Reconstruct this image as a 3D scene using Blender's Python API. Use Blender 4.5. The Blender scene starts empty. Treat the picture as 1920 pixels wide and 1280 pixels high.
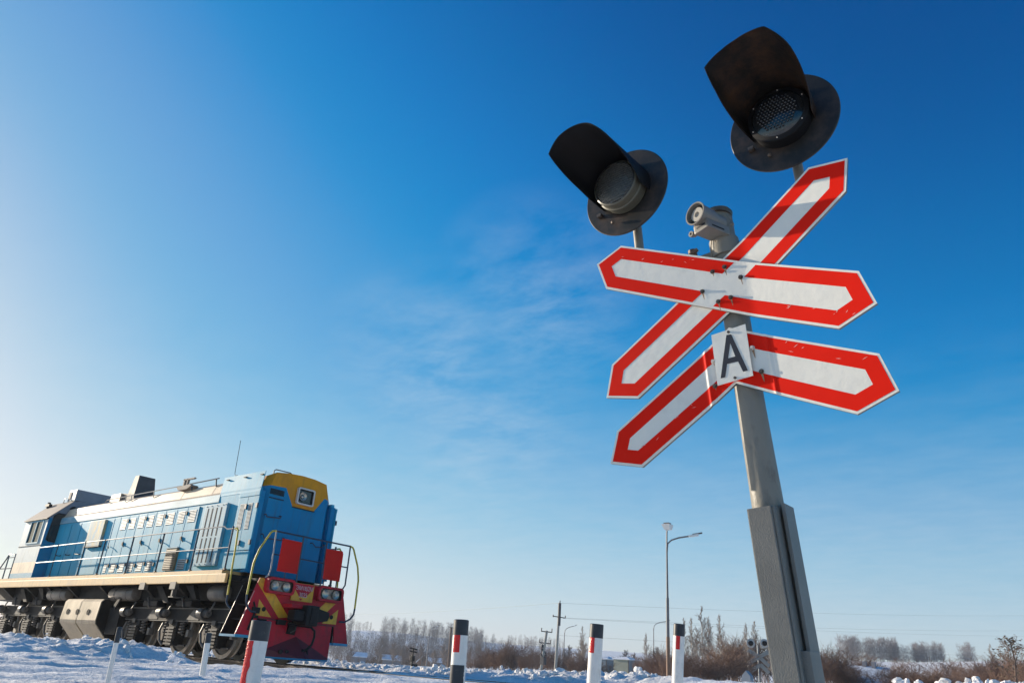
import bpy, bmesh, math, random
import numpy as np
from mathutils import Vector, Matrix
R = math.radians
scene = bpy.context.scene
col = scene.collection

# ------------------------------------------------------------------ camera
CAM = Vector((16.348, -10.802, 0.192))
cd = bpy.data.cameras.new('camera')
cam = bpy.data.objects.new('camera', cd)
col.objects.link(cam)
cd.lens = 26.738; cd.sensor_width = 36.0
cd.clip_start = 0.05; cd.clip_end = 6000
RX = Vector((0.7735840, 0.6300456, 0.0678990))
DY = Vector((-0.2025532, 0.3473710, -0.9155903))
FZ = Vector((-0.6004498, 0.6945329, 0.3963384))
m3 = Matrix((RX, -DY, -FZ)).transposed()
cam.matrix_world = Matrix.Translation(CAM) @ m3.to_4x4()
scene.camera = cam

# ------------------------------------------------------------------ sky + sun
SUN_EL = R(14.0); SUN_AZ = R(188.5)                      # direction towards the sun, ccw from +x
sund = Vector((math.cos(SUN_EL) * math.cos(SUN_AZ), math.cos(SUN_EL) * math.sin(SUN_AZ), math.sin(SUN_EL)))
w = bpy.data.worlds.new("World"); scene.world = w; w.use_nodes = True
nt = w.node_tree; N = nt.nodes; L = nt.links
bg = N['Background']
sky = N.new('ShaderNodeTexSky'); sky.sky_type = 'NISHITA'; sky.sun_disc = False
sky.sun_elevation = SUN_EL; sky.sun_rotation = math.pi / 2 - SUN_AZ
sky.air_density = 1.0; sky.dust_density = 0.7; sky.ozone_density = 2.6; sky.altitude = 200
hs = N.new('ShaderNodeHueSaturation'); hs.inputs['Saturation'].default_value = 1.28; hs.inputs['Value'].default_value = 1.0
gm = N.new('ShaderNodeGamma'); gm.inputs['Gamma'].default_value = 1.0
L.new(sky.outputs[0], hs.inputs['Color']); L.new(hs.outputs[0], gm.inputs['Color'])
# thin cirrus: stretched noise laid on a high plane (direction divided by its height)
tc = N.new('ShaderNodeTexCoord')
sx = N.new('ShaderNodeSeparateXYZ'); L.new(tc.outputs['Generated'], sx.inputs[0])
def wm(op, a, b=None):
    n = N.new('ShaderNodeMath'); n.operation = op
    for i, v in enumerate((a, b)):
        if v is None: continue
        if isinstance(v, (int, float)): n.inputs[i].default_value = v
        else: L.new(v, n.inputs[i])
    return n.outputs[0]
zc = wm('MAXIMUM', wm('ADD', sx.outputs['Z'], 0.06), 0.03)
cx_ = wm('DIVIDE', sx.outputs['X'], zc); cy_ = wm('DIVIDE', sx.outputs['Y'], zc)
cb = N.new('ShaderNodeCombineXYZ'); L.new(cx_, cb.inputs[0]); L.new(cy_, cb.inputs[1])
mp = N.new('ShaderNodeMapping'); mp.inputs['Rotation'].default_value = (0, 0, R(20)); mp.inputs['Scale'].default_value = (1.3, 1.9, 1)
L.new(cb.outputs[0], mp.inputs[0])
nz = N.new('ShaderNodeTexNoise'); nz.inputs['Scale'].default_value = 3.4; nz.inputs['Detail'].default_value = 9; nz.inputs['Roughness'].default_value = 0.62
nz.inputs['Distortion'].default_value = 0.2
L.new(mp.outputs[0], nz.inputs['Vector'])
rp = N.new('ShaderNodeValToRGB'); rp.color_ramp.elements[0].position = 0.36; rp.color_ramp.elements[1].position = 0.80
L.new(nz.outputs['Fac'], rp.inputs[0])
# where the thin cloud lies: a patch north-west of the crossing and a low band
dt = N.new('ShaderNodeVectorMath'); dt.operation = 'DISTANCE'
dt.inputs[1].default_value = (-0.645, 0.710, 0.280)
nrm = N.new('ShaderNodeVectorMath'); nrm.operation = 'NORMALIZE'; L.new(tc.outputs['Generated'], nrm.inputs[0]); L.new(nrm.outputs[0], dt.inputs[0])
msk = N.new('ShaderNodeMapRange'); dt2 = N.new('ShaderNodeVectorMath'); dt2.operation = 'DISTANCE'; dt2.inputs[1].default_value = (-0.680, 0.640, 0.360); L.new(nrm.outputs[0], dt2.inputs[0])
dt3 = N.new('ShaderNodeVectorMath'); dt3.operation = 'DISTANCE'; dt3.inputs[1].default_value = (-0.560, 0.700, 0.440); L.new(nrm.outputs[0], dt3.inputs[0])
msk.inputs['From Min'].default_value = 0.17; msk.inputs['From Max'].default_value = 0.0
L.new(wm('MINIMUM', wm('MINIMUM', dt.outputs['Value'], dt2.outputs['Value']), dt3.outputs['Value']), msk.inputs['Value'])
low = N.new('ShaderNodeMapRange'); low.inputs['From Min'].default_value = 0.42; low.inputs['From Max'].default_value = 0.02
low.inputs['To Max'].default_value = 0.6
L.new(sx.outputs['Z'], low.inputs['Value'])
mm = wm('MAXIMUM', msk.outputs[0], low.outputs[0])
fac = wm('MULTIPLY', wm('MULTIPLY', rp.outputs[0], mm), 0.40)
# colour response of the sky (deep winter blue): curves over the displayed range, unchanged above it
def vs(op, a, k=None, b=None):
    n = N.new('ShaderNodeVectorMath'); n.operation = op; L.new(a, n.inputs[0])
    if b is not None: L.new(b, n.inputs[1])
    elif op == 'SCALE': n.inputs['Scale'].default_value = k
    else: n.inputs[1].default_value = (k, k, k)
    return n.outputs[0]
unit = vs('SCALE', gm.outputs[0], 0.11); lowp = vs('MINIMUM', unit, 1.0); over = vs('MAXIMUM', vs('SUBTRACT', unit, 1.0), 0.0)
cv = N.new('ShaderNodeRGBCurve')
CURV = [[(.03, 0), (.05, .008), (.07, .05), (.105, .12), (.15, .17), (.25, .315), (.4, .50), (.6, .71), (1, .95)],
        [(.05, .035), (.08, .078), (.112, .155), (.162, .265), (.23, .37), (.4, .54), (.56, .66), (1, .92)],
        [(.1, .10), (.198, .30), (.254, .45), (.32, .59), (.42, .68), (.62, .765), (.78, .81), (1, .92)]]
for c_, pts in zip(cv.mapping.curves, CURV):
    for p in pts[:-1]: c_.points.new(*p)
    c_.points[-1].location = pts[-1]
cv.mapping.update()
L.new(lowp, cv.inputs['Color'])
grad = vs('SCALE', vs('ADD', cv.outputs[0], None, over), 1 / 0.11)
mx = N.new('ShaderNodeMix'); mx.data_type = 'RGBA'
# air near the horizon is paler
hf = N.new('ShaderNodeMapRange'); hf.inputs['From Min'].default_value = 0.36; hf.inputs['From Max'].default_value = 0.0; L.new(sx.outputs['Z'], hf.inputs['Value'])
hm = N.new('ShaderNodeMix'); hm.data_type = 'RGBA'; L.new(wm('MULTIPLY', wm('POWER', hf.outputs[0], 1.5), 0.55), hm.inputs['Factor']); L.new(grad, hm.inputs['A']); hm.inputs['B'].default_value = (6.4, 7.3, 7.9, 1)
L.new(fac, mx.inputs['Factor']); L.new(hm.outputs['Result'], mx.inputs['A'])
mx.inputs['B'].default_value = (6.2, 7.0, 7.6, 1)
L.new(mx.outputs['Result'], bg.inputs['Color'])
bg.inputs['Strength'].default_value = 0.0805

sl = bpy.data.lights.new('sun', 'SUN'); so = bpy.data.objects.new('sun', sl); col.objects.link(so)
sl.energy = 5.0; sl.angle = R(0.53); sl.color = (1.0, 0.87, 0.69)
so.rotation_euler = sund.to_track_quat('Z', 'Y').to_euler()
so.location = (-30, -10, 30)

scene.view_settings.view_transform = 'Standard'; scene.view_settings.look = 'None'
scene.view_settings.exposure = 0.45; scene.view_settings.gamma = 1.0
scene.cycles.max_bounces = 6; scene.cycles.volume_bounces = 0

# ------------------------------------------------------------------ materials
def mat(name, c, rough=0.55, metal=0.0, var=0.18, scale=3.0, bump=0.0, bscale=40.0, dirt=None, dirt_amt=0.0, dscale=1.6, dpos=0.55,
        spec=0.5, trans=0.0, coord='Object', stretch=(1, 1, 1), coat=0.0, grime=0.0):
    m = bpy.data.materials.new(name); m.use_nodes = True
    n = m.node_tree.nodes; l = m.node_tree.links; b = n['Principled BSDF']
    t = n.new('ShaderNodeTexCoord'); mpn = n.new('ShaderNodeMapping'); mpn.inputs['Scale'].default_value = stretch
    l.new(t.outputs[coord], mpn.inputs[0])
    no = n.new('ShaderNodeTexNoise'); no.inputs['Scale'].default_value = scale; no.inputs['Detail'].default_value = 8; no.inputs['Roughness'].default_value = 0.62
    l.new(mpn.outputs[0], no.inputs['Vector'])
    mr = n.new('ShaderNodeMapRange'); mr.inputs['From Min'].default_value = 0.3; mr.inputs['From Max'].default_value = 0.7
    mr.inputs['To Min'].default_value = 1 - var; mr.inputs['To Max'].default_value = 1 + var
    l.new(no.outputs['Fac'], mr.inputs['Value'])
    vm = n.new('ShaderNodeVectorMath'); vm.operation = 'SCALE'; vm.inputs[0].default_value = c[:3]; l.new(mr.outputs[0], vm.inputs['Scale'])
    out = vm.outputs[0]
    if dirt is not None:
        n2 = n.new('ShaderNodeTexNoise'); n2.inputs['Scale'].default_value = dscale; n2.inputs['Detail'].default_value = 10; n2.inputs['Roughness'].default_value = 0.7
        l.new(mpn.outputs[0], n2.inputs['Vector'])
        r2 = n.new('ShaderNodeMapRange'); r2.inputs['From Min'].default_value = dpos - 0.1; r2.inputs['From Max'].default_value = dpos + 0.14; r2.inputs['To Max'].default_value = dirt_amt
        l.new(n2.outputs['Fac'], r2.inputs['Value'])
        mxn = n.new('ShaderNodeMix'); mxn.data_type = 'RGBA'; l.new(r2.outputs[0], mxn.inputs['Factor']); l.new(out, mxn.inputs['A'])
        mxn.inputs['B'].default_value = (*dirt, 1); out = mxn.outputs['Result']
    if grime > 0:
        mg = n.new('ShaderNodeMapping'); mg.inputs['Scale'].default_value = (4.5, 4.5, 0.45); l.new(t.outputs[coord], mg.inputs[0])
        g1 = n.new('ShaderNodeTexNoise'); g1.inputs['Scale'].default_value = 2.2; g1.inputs['Detail'].default_value = 9; g1.inputs['Roughness'].default_value = 0.7; l.new(mg.outputs[0], g1.inputs['Vector'])
        g2 = n.new('ShaderNodeMapRange'); g2.inputs['From Min'].default_value = 0.52; g2.inputs['From Max'].default_value = 0.72; g2.inputs['To Max'].default_value = grime; l.new(g1.outputs['Fac'], g2.inputs['Value'])
        gx_ = n.new('ShaderNodeMix'); gx_.data_type = 'RGBA'; l.new(g2.outputs[0], gx_.inputs['Factor']); l.new(out, gx_.inputs['A']); gx_.inputs['B'].default_value = (0.045, 0.038, 0.032, 1); out = gx_.outputs['Result']
    l.new(out, b.inputs['Base Color'])
    rr = n.new('ShaderNodeMapRange'); rr.inputs['To Min'].default_value = max(0.02, rough - 0.1); rr.inputs['To Max'].default_value = min(1, rough + 0.12)
    l.new(no.outputs['Fac'], rr.inputs['Value']); l.new(rr.outputs[0], b.inputs['Roughness'])
    b.inputs['Metallic'].default_value = metal; b.inputs['Specular IOR Level'].default_value = spec
    b.inputs['Transmission Weight'].default_value = trans; b.inputs['Coat Weight'].default_value = coat
    if bump > 0:
        n3 = n.new('ShaderNodeTexNoise'); n3.inputs['Scale'].default_value = bscale; n3.inputs['Detail'].default_value = 6
        l.new(mpn.outputs[0], n3.inputs['Vector'])
        bp = n.new('ShaderNodeBump'); bp.inputs['Strength'].default_value = bump; bp.inputs['Distance'].default_value = 0.02
        l.new(n3.outputs['Fac'], bp.inputs['Height']); l.new(bp.outputs[0], b.inputs['Normal'])
    return m

DUST = (0.42, 0.40, 0.36)
M = dict(
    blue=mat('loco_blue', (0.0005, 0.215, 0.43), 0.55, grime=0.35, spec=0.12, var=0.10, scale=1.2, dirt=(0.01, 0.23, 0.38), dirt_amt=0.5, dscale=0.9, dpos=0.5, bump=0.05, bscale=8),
    side=mat('loco_blue_sunlit', (0.008, 0.335, 0.50), 0.55, grime=0.35, var=0.14, scale=1.5, dirt=(0.10, 0.38, 0.48), dirt_amt=0.45, dscale=1.3, dpos=0.5, bump=0.04, bscale=8, stretch=(1, 1, 0.35), spec=0.22),  # lighter copy of the nose blue; sunlight on the sides is in the colour
    locker=mat('locker_paint', (0.22, 0.38, 0.46), 0.55, spec=0.2, var=0.1, scale=3, dirt=(0.72, 0.47, 0.12), dirt_amt=0.8, dscale=4.5, dpos=0.50, stretch=(1.6, 1, 0.6)),
    cabside=mat('cab_side_grey', (0.42, 0.50, 0.50), 0.5, grime=0.3, spec=0.3, var=0.12, scale=2, dirt=(0.3, 0.42, 0.5), dirt_amt=0.6, dscale=1.3),
    sidepale=mat('loco_pale_band', (0.13, 0.36, 0.46), 0.55, spec=0.25, var=0.15, scale=2, dirt=(0.5, 0.48, 0.42), dirt_amt=0.6, dscale=2.0, stretch=(0.5, 1, 2)),
    cream=mat('loco_cream', (0.72, 0.55, 0.36), 0.42, grime=0.3, var=0.12, scale=1.5, dirt=(0.50, 0.34, 0.22), dirt_amt=0.7, dscale=1.1, dpos=0.55),
    yellow=mat('loco_yellow', (0.70, 0.28, 0.004), 0.5, spec=0.25, grime=0.25, var=0.1, scale=2, dirt=(0.45, 0.17, 0.02), dirt_amt=0.5),
    stripe=mat('stripe_yellow', (0.80, 0.40, 0.02), 0.5, grime=0.35, var=0.15, scale=3, dirt=(0.35, 0.12, 0.05), dirt_amt=0.5, dscale=4),
    red=mat('loco_red', (0.56, 0.010, 0.026), 0.5, grime=0.4, spec=0.25, var=0.15, scale=2, dirt=(0.22, 0.02, 0.03), dirt_amt=0.6, dscale=3),
    reddark=mat('plow_red', (0.15, 0.014, 0.022), 0.6, var=0.25, scale=3, dirt=(0.06, 0.02, 0.02), dirt_amt=0.6, dscale=2),
    edge=mat('edge_blue', (0.03, 0.25, 0.40), 0.45),
    board=mat('board_red', (0.98, 0.022, 0.012), 0.55, var=0.04, scale=3),
    sill=mat('sill_beige', (0.70, 0.43, 0.16), 0.5, grime=0.3, var=0.10, scale=1.5, dirt=(0.46, 0.30, 0.16), dirt_amt=0.6, dscale=2.2),
    dark=mat('underframe', (0.008, 0.008, 0.009), 0.6, spec=0.2, var=0.4, scale=4, dirt=(0.04, 0.033, 0.028), dirt_amt=0.6, dscale=3),
    black=mat('black', (0.009, 0.009, 0.010), 0.55, spec=0.25, var=0.3),
    gear=mat('running_gear', (0.028, 0.026, 0.025), 0.45, var=0.4, scale=6, dirt=(0.13, 0.105, 0.08), dirt_amt=0.7, dscale=5, dpos=0.56),
    geargrey=mat('gear_grey', (0.14, 0.12, 0.10), 0.45, var=0.3, scale=6, dirt=(0.06, 0.05, 0.045), dirt_amt=0.7, dscale=5),
    tread=mat('wheel_steel', (0.34, 0.28, 0.22), 0.4, metal=0.3, var=0.3, scale=8),
    tank=mat('tank_metal', (0.34, 0.285, 0.21), 0.36, grime=0.5, metal=0.35, var=0.2, scale=2.5, dirt=(0.20, 0.15, 0.11), dirt_amt=0.55, dscale=1.6, stretch=(1, 1, 0.4)),
    louvre=mat('louvre', (0.40, 0.47, 0.47), 0.5, spec=0.2, grime=0.3, var=0.15, scale=6),
    filt=mat('filter_brown', (0.20, 0.15, 0.08), 0.6, var=0.3, scale=6),
    slot=mat('slot', (0.01, 0.012, 0.016), 0.8),
    rail_dark=mat('handrail_dark', (0.025, 0.045, 0.07), 0.4),
    rail_pale=mat('handrail_pale', (0.36, 0.34, 0.30), 0.4, var=0.2, scale=8),
    rail_yel=mat('handrail_yellow', (0.60, 0.44, 0.04), 0.4, var=0.2, scale=8),
    glass=mat('dark_glass', (0.008, 0.012, 0.014), 0.08, var=0.2, spec=0.8),
    lampglass=mat('lamp_glass', (0.20, 0.16, 0.14), 0.18, metal=0.5, var=0.7, scale=14, bump=0.5, bscale=14),
    chrome=mat('reflector', (0.52, 0.44, 0.35), 0.30, metal=0.7, var=0.2, scale=10),
    bezel=mat('bezel', (0.62, 0.56, 0.50), 0.4, var=0.1),
    stack=mat('stack', (0.07, 0.065, 0.065), 0.6, var=0.3, scale=3),
    grey=mat('grey_paint', (0.20, 0.23, 0.27), 0.5, var=0.15, scale=3),
    rust=mat('rust_roof', (0.30, 0.24, 0.19), 0.7, var=0.3, scale=3),
    white=mat('white', (0.75, 0.74, 0.70), 0.5, var=0.05),
    letter=mat('letters', (0.62, 0.45, 0.45), 0.6, var=0.2, scale=20),
    # crossing
    signwhite=mat('sign_white', (0.83, 0.79, 0.69), 0.32, var=0.04, scale=5, dirt=(0.52, 0.48, 0.42), dirt_amt=0.35, dscale=9, dpos=0.62, bump=0.10, bscale=22),
    signred=mat('sign_red', (0.82, 0.014, 0.003), 0.5, var=0.05, scale=4, dirt=(0.80, 0.05, 0.03), dirt_amt=0.3, dscale=14, dpos=0.68, spec=0.10),
    signback=mat('sign_back', (0.16, 0.16, 0.15), 0.45, metal=0.3, var=0.3, scale=9),
    ink=mat('ink', (0.020, 0.020, 0.028), 0.5, var=0.15),
    pole=mat('pole_paint', (0.25, 0.23, 0.19), 0.45, spec=0.25, var=0.12, scale=6, dirt=(0.12, 0.10, 0.08), dirt_amt=0.7, dscale=12, dpos=0.62, bump=0.2, bscale=38, stretch=(1, 1, 0.5)),
    channel=mat('channel_paint', (0.19, 0.185, 0.165), 0.45, spec=0.35, var=0.14, scale=5, dirt=(0.13, 0.125, 0.11), dirt_amt=0.5, dscale=7, bump=0.24, bscale=230, stretch=(1, 1, 0.6)),
    disc=mat('disc_paint', (0.020, 0.019, 0.018), 0.42, spec=0.35, var=0.3, scale=5, dirt=(0.09, 0.055, 0.038), dirt_amt=0.8, dscale=5, dpos=0.58),
    hood=mat('hood_paint', (0.008, 0.008, 0.009), 0.55, spec=0.2, var=0.4, scale=5),
    hoodrust=mat('hood_rust', (0.010, 0.008, 0.007), 0.6, spec=0.2, var=0.7, scale=6, dirt=(0.055, 0.026, 0.012), dirt_amt=0.85, dscale=7, dpos=0.54, bump=0.2, bscale=60),
    lens=mat('lens', (0.03, 0.028, 0.022), 0.16, var=0.3, scale=10, bump=0.25, bscale=120, spec=0.9),
    lensdark=mat('lens_dark', (0.010, 0.012, 0.014), 0.12, var=0.3, scale=10, spec=0.9),
    ring=mat('lens_ring', (0.10, 0.095, 0.07), 0.35, var=0.3, scale=10),
    horn=mat('horn_plastic', (0.20, 0.188, 0.165), 0.42, var=0.1, scale=20),
    horncone=mat('horn_cone', (0.36, 0.335, 0.29), 0.5, var=0.05),
    bolt=mat('bolt', (0.12, 0.09, 0.07), 0.4, metal=0.5, var=0.4, scale=50),
    wire=mat('wire', (0.18, 0.13, 0.08), 0.6),
    postwhite=mat('post_white', (0.86, 0.81, 0.74), 0.45, grime=0.22, var=0.06, scale=8, dirt=(0.40, 0.37, 0.33), dirt_amt=0.5, dscale=10, dpos=0.62),
    postblack=mat('post_black', (0.022, 0.026, 0.034), 0.4, var=0.3, scale=10, dirt=(0.22, 0.20, 0.16), dirt_amt=0.7, dscale=22, dpos=0.66),
    postred=mat('post_red', (0.75, 0.012, 0.012), 0.22, var=0.12, scale=30, bump=0.3, bscale=80),
    concrete=mat('concrete', (0.34, 0.32, 0.28), 0.8, var=0.2, scale=4, bump=0.2, bscale=30),
    lamppost=mat('lamppost', (0.16, 0.15, 0.15), 0.5, var=0.2, scale=3),
    lamprust=mat('lamppost_rust', (0.22, 0.12, 0.07), 0.6, var=0.3, scale=6),
    railsteel=mat('rail_steel', (0.085, 0.052, 0.030), 0.6, var=0.35, scale=9, dirt=(0.26, 0.17, 0.10), dirt_amt=0.7, dscale=6),
    railtop=mat('rail_top', (0.10, 0.10, 0.11), 0.22, metal=0.9, var=0.1),
    birchbark=mat('birch_bark', (0.42, 0.38, 0.33), 0.8, var=0.3, scale=12),
    birchtwig=mat('birch_twig', (0.26, 0.205, 0.165), 0.8, var=0.3, scale=4),
    brushbark=mat('brush_bark', (0.15, 0.10, 0.075), 0.85, var=0.3, scale=8),
    brushtwig=mat('brush_twig', (0.20, 0.120, 0.085), 0.85, var=0.35, scale=1.5),
    frostbark=mat('frost_bark', (0.18, 0.16, 0.15), 0.85, var=0.3, scale=8),
    frosttwig=mat('frost_twig', (0.235, 0.19, 0.17), 0.85, var=0.2, scale=1.0),
    rowanleaf=mat('dry_leaf', (0.12, 0.09, 0.055), 0.8, var=0.4, scale=9),
    forest=mat('far_forest', (0.20, 0.18, 0.185), 0.9, var=0.3, scale=0.2),
    houseA=mat('house_brown', (0.26, 0.15, 0.10), 0.8, var=0.2, scale=2),
    houseB=mat('house_grey', (0.20, 0.20, 0.22), 0.8, var=0.2, scale=2),
    shed=mat('shed_green', (0.30, 0.31, 0.24), 0.6, var=0.1, scale=1),
    shedblue=mat('shed_blue', (0.18, 0.22, 0.25), 0.6, var=0.1, scale=1),
    steel=mat('galvanised', (0.24, 0.26, 0.27), 0.5, metal=0.3, var=0.2, scale=3),
)

def translucent(m, amt):
    n = m.node_tree.nodes; l = m.node_tree.links; b = n['Principled BSDF']; o = n['Material Output']
    t = n.new('ShaderNodeBsdfTranslucent'); x = n.new('ShaderNodeMixShader'); x.inputs[0].default_value = amt
    l.new(b.inputs['Base Color'].links[0].from_socket, t.inputs['Color']); l.new(b.outputs[0], x.inputs[1]); l.new(t.outputs[0], x.inputs[2]); l.new(x.outputs[0], o.inputs['Surface'])
translucent(M['board'], 0.6)
def snow_mat(name, c, b1, s1):
    m = bpy.data.materials.new(name); m.use_nodes = True
    n = m.node_tree.nodes; l = m.node_tree.links; b = n['Principled BSDF']
    t = n.new('ShaderNodeTexCoord')
    a = n.new('ShaderNodeTexNoise'); a.inputs['Scale'].default_value = s1; a.inputs['Detail'].default_value = 9; a.inputs['Roughness'].default_value = 0.62
    c2 = n.new('ShaderNodeTexNoise'); c2.inputs['Scale'].default_value = 0.9; c2.inputs['Detail'].default_value = 7
    l.new(t.outputs['Object'], a.inputs['Vector']); l.new(t.outputs['Object'], c2.inputs['Vector'])
    r = n.new('ShaderNodeValToRGB'); r.color_ramp.elements[0].position = 0.36; r.color_ramp.elements[1].position = 0.60
    r.color_ramp.elements[0].color = (c[0] * .88, c[1] * .87, c[2] * .85, 1); r.color_ramp.elements[1].color = (*c, 1)
    l.new(c2.outputs['Fac'], r.inputs[0]); l.new(r.outputs[0], b.inputs['Base Color'])
    b.inputs['Roughness'].default_value = 0.65; b.inputs['Specular IOR Level'].default_value = 0.3
    a2 = n.new('ShaderNodeTexNoise'); a2.inputs['Scale'].default_value = s1 * 2.9; a2.inputs['Detail'].default_value = 5; l.new(t.outputs['Object'], a2.inputs['Vector'])
    ad = n.new('ShaderNodeMath'); ad.operation = 'MULTIPLY_ADD'; ad.inputs[1].default_value = 0.35; l.new(a2.outputs['Fac'], ad.inputs[0]); l.new(a.outputs['Fac'], ad.inputs[2])
    bp = n.new('ShaderNodeBump'); bp.inputs['Strength'].default_value = b1; bp.inputs['Distance'].default_value = 0.085
    l.new(ad.outputs[0], bp.inputs['Height']); l.new(bp.outputs[0], b.inputs['Normal'])
    return m
M['snow'] = snow_mat('snow', (0.93, 0.92, 0.91), 0.9, 10.0)
M['snowroof'] = snow_mat('snow_on_roof', (0.84, 0.85, 0.88), 0.2, 2.0)

# ------------------------------------------------------------------ mesh helpers
class MB:
    def __init__(s): s.v = []; s.f = []; s.m = []; s.names = []; s.cur = 0; s.T = None
    def use(s, k):
        if k not in s.names: s.names.append(k)
        s.cur = s.names.index(k); return s
    def add(s, vs, fs):
        o = len(s.v)
        for p in vs:
            p = Vector(p)
            if s.T is not None: p = s.T @ p
            s.v.append(p)
        for f in fs: s.f.append([o + i for i in f]); s.m.append(s.cur)
    def box(s, x0, x1, y0, y1, z0, z1):
        v = [(x, y, z) for x in (x0, x1) for y in (y0, y1) for z in (z0, z1)]
        s.add(v, [(0, 1, 3, 2), (4, 6, 7, 5), (0, 4, 5, 1), (2, 3, 7, 6), (0, 2, 6, 4), (1, 5, 7, 3)]); return s
    def bbox(s, x0, x1, y0, y1, z0, z1, b=0.01):
        """box with chamfered edges"""
        bm = bmesh.new(); bmesh.ops.create_cube(bm, size=1)
        for v in bm.verts: v.co = Vector(((x0 + x1) / 2 + v.co.x * (x1 - x0), (y0 + y1) / 2 + v.co.y * (y1 - y0), (z0 + z1) / 2 + v.co.z * (z1 - z0)))
        bmesh.ops.bevel(bm, geom=bm.edges[:], offset=b, segments=2, affect='EDGES', profile=0.7)
        s.frombm(bm); return s
    def frombm(s, bm):
        bm.verts.ensure_lookup_table(); bm.verts.index_update()
        s.add([v.co.copy() for v in bm.verts], [[v.index for v in f.verts] for f in bm.faces]); bm.free()
    def prism(s, poly, axis, a0, a1, m_side=None):
        """poly: 2D points in the plane normal to axis ('x': (y,z), 'y': (x,z), 'z': (x,y))"""
        def P(p, a): return {'x': (a, p[0], p[1]), 'y': (p[0], a, p[1]), 'z': (p[0], p[1], a)}[axis]
        n = len(poly)
        s.add([P(p, a0) for p in poly] + [P(p, a1) for p in poly],
              [list(range(n)), list(range(2 * n - 1, n - 1, -1))] + [(i, i + n, (i + 1) % n + n, (i + 1) % n) for i in range(n)])
        return s
    def tube(s, pts, r, seg=8, caps=True):
        pts = [Vector(p) for p in pts]; n = len(pts); rr = r if isinstance(r, (list, tuple)) else [r] * n
        V = []; prev = None
        for i, p in enumerate(pts):
            d = (pts[min(i + 1, n - 1)] - pts[max(i - 1, 0)]).normalized()
            if prev is None:
                u = d.orthogonal().normalized()
            else:
                u = prev - d * prev.dot(d)
                u = u.normalized() if u.length > 1e-6 else d.orthogonal().normalized()
            prev = u; v = d.cross(u)
            for k in range(seg):
                a = 2 * math.pi * k / seg; V.append(p + (u * math.cos(a) + v * math.sin(a)) * rr[i])
        F = [(i * seg + k, i * seg + (k + 1) % seg, (i + 1) * seg + (k + 1) % seg, (i + 1) * seg + k) for i in range(n - 1) for k in range(seg)]
        if caps: F += [list(range(seg - 1, -1, -1)), [(n - 1) * seg + k for k in range(seg)]]
        s.add(V, F); return s
    def lathe(s, prof, o=(0, 0, 0), ax=(0, 0, 1), seg=32, caps=True, a0=0.0, a1=2 * math.pi, ref=None):
        """prof: (radius, distance along ax)"""
        o = Vector(o); ax = Vector(ax).normalized()
        u = Vector(ref) - ax * Vector(ref).dot(ax) if ref is not None else ax.orthogonal()
        u.normalize(); v = ax.cross(u); full = abs(a1 - a0 - 2 * math.pi) < 1e-6; k = seg if full else seg + 1
        V = []
        for r, h in prof:
            for i in range(k):
                a = a0 + (a1 - a0) * i / seg; V.append(o + ax * h + (u * math.cos(a) + v * math.sin(a)) * r)
        F = []
        for j in range(len(prof) - 1):
            for i in range(seg):
                i2 = (i + 1) % k if full else i + 1
                F.append((j * k + i, j * k + i2, (j + 1) * k + i2, (j + 1) * k + i))
        if caps and full: F += [list(range(k - 1, -1, -1)), [(len(prof) - 1) * k + i for i in range(k)]]
        s.add(V, F); return s
    def cyl(s, p0, p1, r, seg=20):
        p0 = Vector(p0); p1 = Vector(p1); return s.lathe([(r, 0), (r, (p1 - p0).length)], p0, p1 - p0, seg)
    def sphere(s, c, r, seg=10, sc=(1, 1, 1)):
        bm = bmesh.new(); bmesh.ops.create_uvsphere(bm, u_segments=seg, v_segments=max(4, seg // 2), radius=r)
        for v in bm.verts: v.co = Vector(c) + Vector((v.co.x * sc[0], v.co.y * sc[1], v.co.z * sc[2]))
        s.frombm(bm); return s
    def poly(s, pts): s.add(pts, [list(range(len(pts)))]); return s
    def build(s, name, parent=None, smooth=False, world=None, recalc=True):
        me = bpy.data.meshes.new(name)
        off = Vector(parent['_o']) if parent is not None and '_o' in parent else Vector((0, 0, 0))
        me.from_pydata([tuple(v - off) for v in s.v], [], s.f)
        for k in s.names: me.materials.append(M[k])
        me.polygons.foreach_set('material_index', s.m)
        if recalc:
            bm = bmesh.new(); bm.from_mesh(me); bmesh.ops.recalc_face_normals(bm, faces=bm.faces[:]); bm.to_mesh(me); bm.free()
        if smooth:
            me.polygons.foreach_set('use_smooth', [True] * len(me.polygons))
            me.set_sharp_from_angle(angle=R(38))
        me.update()
        o = bpy.data.objects.new(name, me); col.objects.link(o)
        if parent is not None:
            o.parent = parent
            if '_o' in parent: o['_o'] = parent['_o']
        if world is not None: o.matrix_world = world
        return o

    def build_split(s, name, parent):
        par = list(range(len(s.v)))
        def fd(i):
            while par[i] != i: par[i] = par[par[i]]; i = par[i]
            return i
        for f in s.f:
            for i in f[1:]: par[fd(i)] = fd(f[0])
        comp = {}
        for f, m_ in zip(s.f, s.m): comp.setdefault(fd(f[0]), []).append((f, m_))
        for fs in comp.values():
            q = MB()
            for f, m_ in fs:
                q.use(s.names[m_]); q.add([s.v[i] for i in f], [list(range(len(f)))])
            o = q.build(name, parent); bm = bmesh.new(); bm.from_mesh(o.data); bmesh.ops.remove_doubles(bm, verts=bm.verts[:], dist=1e-5); bm.to_mesh(o.data); bm.free()

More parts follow.
